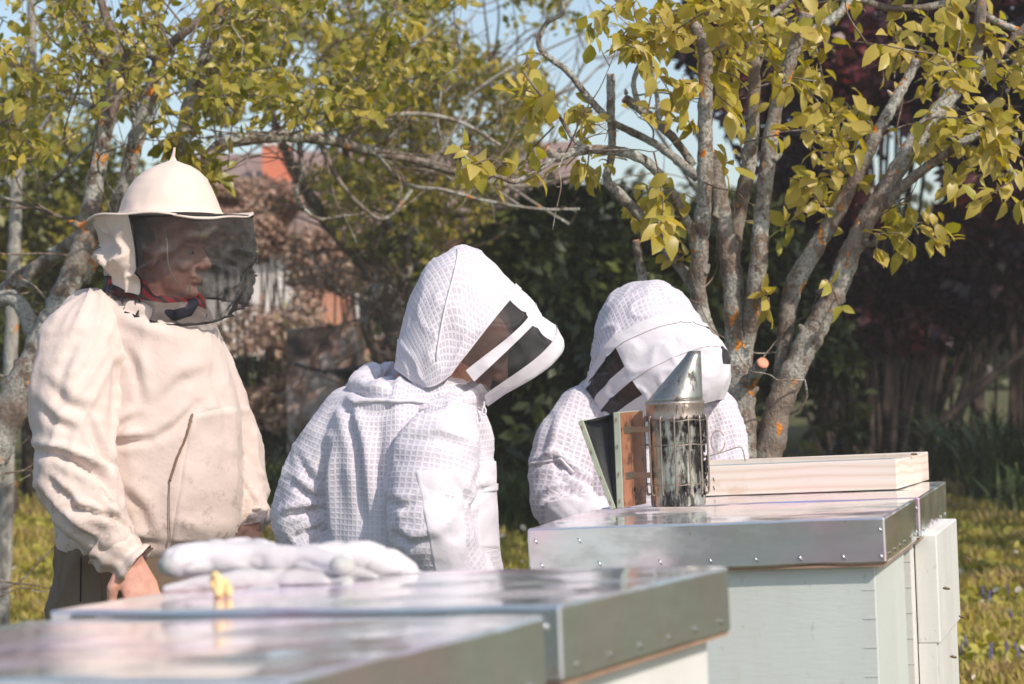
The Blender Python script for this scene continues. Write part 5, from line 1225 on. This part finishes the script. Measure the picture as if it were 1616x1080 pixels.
def tilem():
    mm, nt, b, o = mat('faded_roof_tile'); tc = nt.nodes.new('ShaderNodeTexCoord').outputs['Object']
    wv = N(nt, 'ShaderNodeTexWave', i_Scale=2.4, i_Distortion=.4); wv.bands_direction = 'Y'; nt.links.new(tc, wv.inputs[0])
    c = ramp(nt, noise_n(nt, 3, 5, .6, tc), [(.3, (.27, .17, .145)), (.7, (.36, .25, .21))])
    nt.links.new(mix(nt, mth(nt, 'MULTIPLY', wv.outputs['Fac'], .25), c, (.18, .12, .10)), b.inputs['Base Color']); b.inputs['Roughness'].default_value = .8; return mm
M['brick'] = brickm(); M['tile'] = tilem(); M['render'] = simple('white_wall_render', (.72, .66, .62), .9, scale=2); M['chimney'] = simple('orange_chimney', (.66, .20, .11), .9, scale=4); M['glass'] = simple('dark_window_glass', (.03, .04, .05), .08, bmp=0)
house()
# rusty box and dark tray in the shade of the plum tree
def rusty(name):
    mm, nt, b, o = mat(name); tc = nt.nodes.new('ShaderNodeTexCoord').outputs['Object']
    c = ramp(nt, noise_n(nt, 5, 5, .6, tc), [(.35, (.06, .045, .04)), (.48, (.30, .17, .12)), (.58, (.50, .45, .42)), (.7, (.36, .18, .11))])  # rust tones, lightened with pale patches to paint in dappled sun
    nt.links.new(c, b.inputs['Base Color']); b.inputs['Roughness'].default_value = .6; return mm
M['rusty'] = rusty('rusty_dappled_sheet'); M['darkm'] = simple('dark_blue_sheet', (.03, .033, .045), .35)
gp = ground(510, 16.6); Y = 16.6
t = thing('rusty_bin', gp, 'dark rusty sheet metal bin standing in the shade under the plum tree', 'bin')
q = [at(452, 745, Y), at(575, 745, Y), at(560, 512, Y), at(452, 522, Y)]; th = Vector((.03, .45, 0))
zb = gp.z; q[0].z = q[1].z = zb
mb = MB(); mb.add([q[0], q[1], q[2], q[3], q[0]+th, q[1]+th, q[2]+th, q[3]+th], [(0, 1, 2, 3), (4, 7, 6, 5), (0, 4, 5, 1), (1, 5, 6, 2), (3, 7, 4, 0)]); mb.build('side_panels', M['rusty'], t, False)
mb = MB(); mb.tube([q[3], q[2], q[2]+th, q[3]+th, q[3]], .012, 6); mb.build('rim', M['rusty'], t)
t = thing('garden_barrow', ground(575, 16.2), 'dark shallow barrow tray beside the rusty bin', 'barrow')
c0 = at(572, 582, 16.2); mb = MB()
mb.loft([(c0+Vector((0, 0, -.09)), Vector((.10, 0, 0)), Vector((0, .15, 0))), (c0+Vector((0, 0, -.03)), Vector((.20, 0, 0)), Vector((0, .24, 0))), (c0+Vector((0, 0, .02)), Vector((.25, 0, .02)), Vector((0, .28, 0))), (c0+Vector((0, 0, .0)), Vector((.22, 0, .02)), Vector((0, .25, 0))), (c0+Vector((0, 0, -.05)), Vector((.14, 0, 0)), Vector((0, .18, 0)))], 28); mb.build('tray', M['darkm'], t)
g0 = gz(0, 16.2)
for sx in (-1, 1): MB().tube([c0+Vector((.12*sx, .1, -.07)), Vector((c0.x+.16*sx, c0.y+.12, g0))], .012, 6).build('leg', M['darkm'], t)
MB().tube([c0+Vector((-.24, 0, -.02)), c0+Vector((-.45, -.05, .05))], .012, 6).build('handle', M['darkm'], t)
# blade clumps
def blades(mb, c, n, h, sprd, w_=.012):
    for i in range(n):
        a = random.uniform(0, 2*math.pi); hh = h*random.uniform(.6, 1.15); out = hh*random.uniform(.15, .75)*sprd; dx, dy = math.cos(a), math.sin(a)
        x0, y0 = c.x+random.gauss(0, .05), c.y+random.gauss(0, .05); px_, py_ = -dy*w_, dx*w_; V = []
        for j in range(6):
            s = j/5; q = Vector((x0+dx*out*s*s, y0+dy*out*s*s, c.z+hh*(s-.35*s*s*s*random.uniform(.6, 1.4)))); f = (1-s**2.2)
            V += [q+Vector((px_*f, py_*f, 0)), q-Vector((px_*f, py_*f, -.002))]
        mb.add(V, [(2*j, 2*j+1, 2*j+3, 2*j+2) for j in range(5)])
M['blade'] = simple('long_dark_green_blade', (.05, .08, .018), .5, var=.4, scale=5, bmp=0); M['blade2'] = simple('young_green_blade', (.10, .13, .025), .5, var=.4, scale=5, bmp=0)
lab = ['long leaved clump nearest the right edge beside the far hive', 'long leaved clump behind the pine tray', 'tall grassy clump left of the hooded head bent right', 'dark grassy clump under the rusty bin', 'grassy clump between the beige smock and the white suit', 'dark grassy clump low between the two white suits', 'grassy clump just left of the stooping white suit', 'small clump beyond the meadow flowers at the right edge', 'grassy clump in front of the barrow tray']
for i, (x, d, n, h) in enumerate([(1580, 14.4, 130, .80), (1510, 15.2, 110, .7), (520, 15.6, 130, .75), (470, 15.0, 130, .6), (415, 14.6, 110, .65), (800, 13.8, 120, .55), (840, 14.2, 90, .55), (1640, 13.6, 90, .5), (590, 15.2, 120, .7)]):
    c = ground(x, d); t = thing('grass_clump', c, lab[i], 'plant', 'long leaved clumps under the shrubs')
    mb = MB(); blades(mb, Vector(c)-Vector((.15, 0, 0)), n//3, h, 1.1); blades(mb, c, n//3, h, 1.1); blades(mb, Vector(c)+Vector((.17, .05, 0)), n//3, h, 1.1)
    mb.build('leaves', M['blade'] if i != 7 else M['blade2'], t, fixn=False)
# meadow
M['turf'] = leaf_mat('meadow_blade', [(.16, .17, .025), (.34, .30, .05), (.50, .41, .09), (.42, .30, .15)], .3, .6)
M['cover'] = leaf_mat('yellow_ground_leaf', [(.20, .22, .03), (.38, .35, .05), (.55, .46, .08)], .35, .5)
reg = [(-900, 2700, 8.6, 19, 30000), (-120, 120, 10, 19, 15000), (120, 470, 12, 18, 8000), (740, 880, 9.5, 15.5, 7000), (1430, 1760, 8.6, 15.5, 34000)]
P, Dr, Nr, Sz, Rd = [], [], [], [], []
for (a, b, d0, d1, n) in reg:
    px = RNG.uniform(a, b, n); d = d0*(d1/d0)**RNG.uniform(0, 1, n)
    x = (px-808)/F*d; z = np.array([gz(0, q) for q in d])
    P.append(np.stack([x, d, z-.005], 1)); dr = rv(n)*.55+np.array([0, 0, 1.0]); Dr.append(dr); Nr.append(rv(n)+np.array([0, -.6, .2])); 
    cl = np.array([noise.noise(Vector((q[0]*2.2, q[1]*2.2, 0))) for q in P[-1]])
    Sz.append(RNG.uniform(.05, .11, n)*(1+cl*.9)); Rd.append(np.clip(.5+cl*.8+RNG.normal(size=n)*.2, 0, 1))
tag(link('meadow_grass', leaf_mesh(np.concatenate(P), np.concatenate(Dr), np.concatenate(Nr), np.concatenate(Sz), SMALL*np.array([1, .33, 1]), SMALLF, np.concatenate(Rd)), M['turf']), 'short tufted yellow green grass of the meadow', 'grass', kind='stuff')
P, Dr, Nr, Sz, Rd = [], [], [], [], []
for (a, b, d0, d1, n) in [(-120, 120, 10.5, 18, 2200), (1430, 1760, 8.8, 14.5, 3800), (740, 880, 9.8, 14, 900), (120, 460, 12, 17, 900)]:
    px = RNG.uniform(a, b, n); d = d0*(d1/d0)**RNG.uniform(0, 1, n); x = (px-808)/F*d
    k = np.array([noise.noise(Vector((u*1.7+9, v*1.1, 0))) for u, v in zip(x, d)]) > .02
    x, d = x[k], d[k]; n = len(x); z = np.array([gz(0, q) for q in d])
    P.append(np.stack([x, d, z+RNG.uniform(.02, .08, n)], 1)); Dr.append(rv(n)+np.array([0, 0, .3])); Nr.append(rv(n)*.6+np.array([.1, -.4, .9])); Sz.append(RNG.uniform(.022, .062, n)); Rd.append(RNG.random(n))
tag(link('ground_cover', leaf_mesh(np.concatenate(P), np.concatenate(Dr), np.concatenate(Nr), np.concatenate(Sz), LEAF*np.array([1, 1.3, 1]), LEAFF, np.concatenate(Rd)), M['cover']), 'broad yellow green leaves of low herbs in the grass', 'ground cover', kind='stuff')
# flowers
M['petal'] = simple('white_petal', (.66, .60, .56), .7, bmp=0); M['yellow'] = simple('yellow_disc', (.7, .45, .04), .7, bmp=0); M['stalk'] = simple('green_stalk', (.16, .18, .04), .7, bmp=0); M['violet'] = simple('violet_floret', (.20, .16, .46), .6, bmp=0)
def daisy_proto(c):
    t = thing('daisy', c, 'x', 'flower'); mb = MB()
    for i in range(12):
        a = 2*math.pi*i/12; u = Vector((math.cos(a), math.sin(a), .25)); s_ = Vector((-math.sin(a), math.cos(a), 0)); h = Vector((0, 0, .085))
        T_ = Matrix.Rotation(R(48), 3, 'X'); mb.add([h+T_ @ q for q in (u*.003+s_*.002, u*.003-s_*.002, u*.014-s_*.0042, u*.017, u*.014+s_*.0042)], [(0, 1, 2, 3, 4)])
    me = mb.mesh('petals'); o = bpy.data.objects.new('petals', me); COL.objects.link(o); o.parent = t; me.materials.append(M['petal'])
    mb = MB(); mb.ell((0, -.002, .087), (.005, .0045, .0045), seg=10, rows=6); me = mb.mesh('disc'); o = bpy.data.objects.new('flower_disc', me); COL.objects.link(o); o.parent = t; me.materials.append(M['yellow'])
    mb = MB(); mb.tube([(0, 0, 0), (.004, 0, .05), (0, 0, .085)], .0011, 5); me = mb.mesh('stalk'); o = bpy.data.objects.new('stalk', me); COL.objects.link(o); o.parent = t; me.materials.append(M['stalk']); return t
def bugle_proto(c):
    t = thing('bugle_flower', c, 'x', 'flower'); mb = MB()
    for j in range(8):
        for i in range(7):
            a = 2*math.pi*i/7+j; r_ = .010-.0008*j; mb.ell((r_*math.cos(a), r_*math.sin(a), .06+.011*j+.002*i), (.0025, .0025, .0035), seg=6, rows=4)
    me = mb.mesh('florets'); o = bpy.data.objects.new('florets', me); COL.objects.link(o); o.parent = t; me.materials.append(M['violet'])
    mb = MB(); mb.tube([(0, 0, 0), (0, 0, .15)], .002, 5); me = mb.mesh('stalk'); o = bpy.data.objects.new('stalk', me); COL.objects.link(o); o.parent = t; me.materials.append(M['stalk']); return t
def copy_thing(r_, loc, label, group, sc=1):
    n = r_.copy(); COL.objects.link(n); n.location = loc; n.scale = (sc,)*3; n['label'] = label; n['group'] = group
    for ch in list(r_.children):
        c = ch.copy(); COL.objects.link(c); c.parent = n
    return n
ORD = 'first second third fourth fifth sixth seventh eighth ninth tenth eleventh twelfth thirteenth fourteenth fifteenth sixteenth seventeenth eighteenth nineteenth twentieth twenty-first twenty-second'.split()
def flowers(proto_fn, spots, labelf0, group):
    pr = None; spots = sorted(spots); cnt = {}
    def labelf(x):
        l = labelf0(x); cnt[l] = cnt.get(l, 0)+1; return '%s %s, counted from the left' % (ORD[cnt[l]-1], l)
    for i, (px, py, sc) in enumerate(spots):
        # find ground under the pixel
        r_ = ray(px, py); lo = 7.0
        while lo < 25:
            p = Vector((0, 0, CAMH)) + r_*(lo/r_.y)
            if p.z <= gz(p.x, p.y) + .085*sc: break
            lo += .03
        loc = Vector((p.x, p.y, gz(p.x, p.y)))
        if pr is None: pr = proto_fn(loc); pr['label'] = labelf(px); pr['group'] = group; pr.location = loc; pr.scale = (sc,)*3; pr.rotation_euler = (0, 0, 0)
        else:
            n = copy_thing(pr, loc, labelf(px), group, sc); n.rotation_euler = (random.uniform(-.3, .3), random.uniform(-.25, .25), random.uniform(-.7, .7))
rs = random.Random(5); sp_ = []
for (a, b, c, e, n) in [(1512, 1616, 850, 960, 10), (1512, 1616, 960, 1078, 5), (0, 70, 830, 970, 8), (770, 832, 800, 892, 7), (386, 440, 790, 850, 4)]:
    for i in range(n): sp_.append((rs.uniform(a, b), rs.uniform(c, e), rs.uniform(.55, 1.1)))
side = lambda x: 'white daisy in the meadow right of the far hive' if x > 1400 else 'white daisy in the meadow left of the beige smock' if x < 200 else 'white daisy in the grass between the two hooded people' if x > 700 else 'white daisy in the grass just right of the beige smock'
flowers(daisy_proto, sp_, side, 'white daisies in the meadow')
flowers(bugle_proto, [(1512+rs.uniform(0, 104), rs.uniform(925, 1040), rs.uniform(.6, .95)) for _ in range(12)], lambda x: 'violet bugle spike in the meadow right of the far hive', 'violet bugle spikes in the meadow')
# bees
M['bee'] = simple('brown_bee_body', (.16, .09, .035), .5, var=.5, scale=300, bmp=0); M['wing'] = veil_mat('clear_wing', .35, (.5, .45, .4))
for (x, y, d, a, lab_) in [(1494, 929, 4.7, .3, 'bee flying in front of the white front board'), (1519, 974, 4.8, .5, 'bee at the notched corner of the front board'), (1505, 1037, 4.75, .4, 'lowest bee beside the front board'), (1529, 885, 4.9, 1.2, 'sunlit bee flying over the meadow, highest of the flying bees'), (1443, 716, 0, .1, 'bee sitting on the rim of the pine tray')]:
    p = at(x, y, d) if d else on_z(1443, 717, fr.z+bh+.004)
    t = thing('bee', p, lab_, 'bee', 'honey bees around the far hive'); mb = MB(); ax = Vector((math.cos(a), .2, -math.sin(a)*.6)).normalized()
    mb.chain([(p-ax*.006, .0022), (p-ax*.003, .0027), (p, .0026), (p+ax*.003, .0024), (p+ax*.0052, .0018)]); mb.build('bee_body', M['bee'], t)
    for s_ in (-1, 1):
        w0 = p+Vector((0, 0, .0022)); w1 = w0 - ax*.006 + Vector((0, .005*s_, .004)); MB().add([w0, w0.lerp(w1, .5)+ax*.0015, w1, w0.lerp(w1, .6)-ax*.0015], [(0, 1, 2, 3)]).build('wing', M['wing'], t)
# ------------------------------------------------------------ added haze
mm = bpy.data.materials.new('added_warm_haze'); mm.use_nodes = True; nt = mm.node_tree; nt.nodes.clear()
pv = nt.nodes.new('ShaderNodeVolumePrincipled'); oo = nt.nodes.new('ShaderNodeOutputMaterial'); nt.links.new(pv.outputs[0], oo.inputs['Volume'])
pv.inputs['Density'].default_value = .0032; pv.inputs['Color'].default_value = (1, .92, .84, 1); pv.inputs['Anisotropy'].default_value = .1  # haze volume added to lift the dark tones
o = MB().box((-61, -31, -1), (122, 0, 0), (0, 122, 0), (0, 0, 13)).build('haze', mm, None, False); tag(o, 'thin warm haze added over the whole garden to lift the darks', 'haze', kind='stuff')
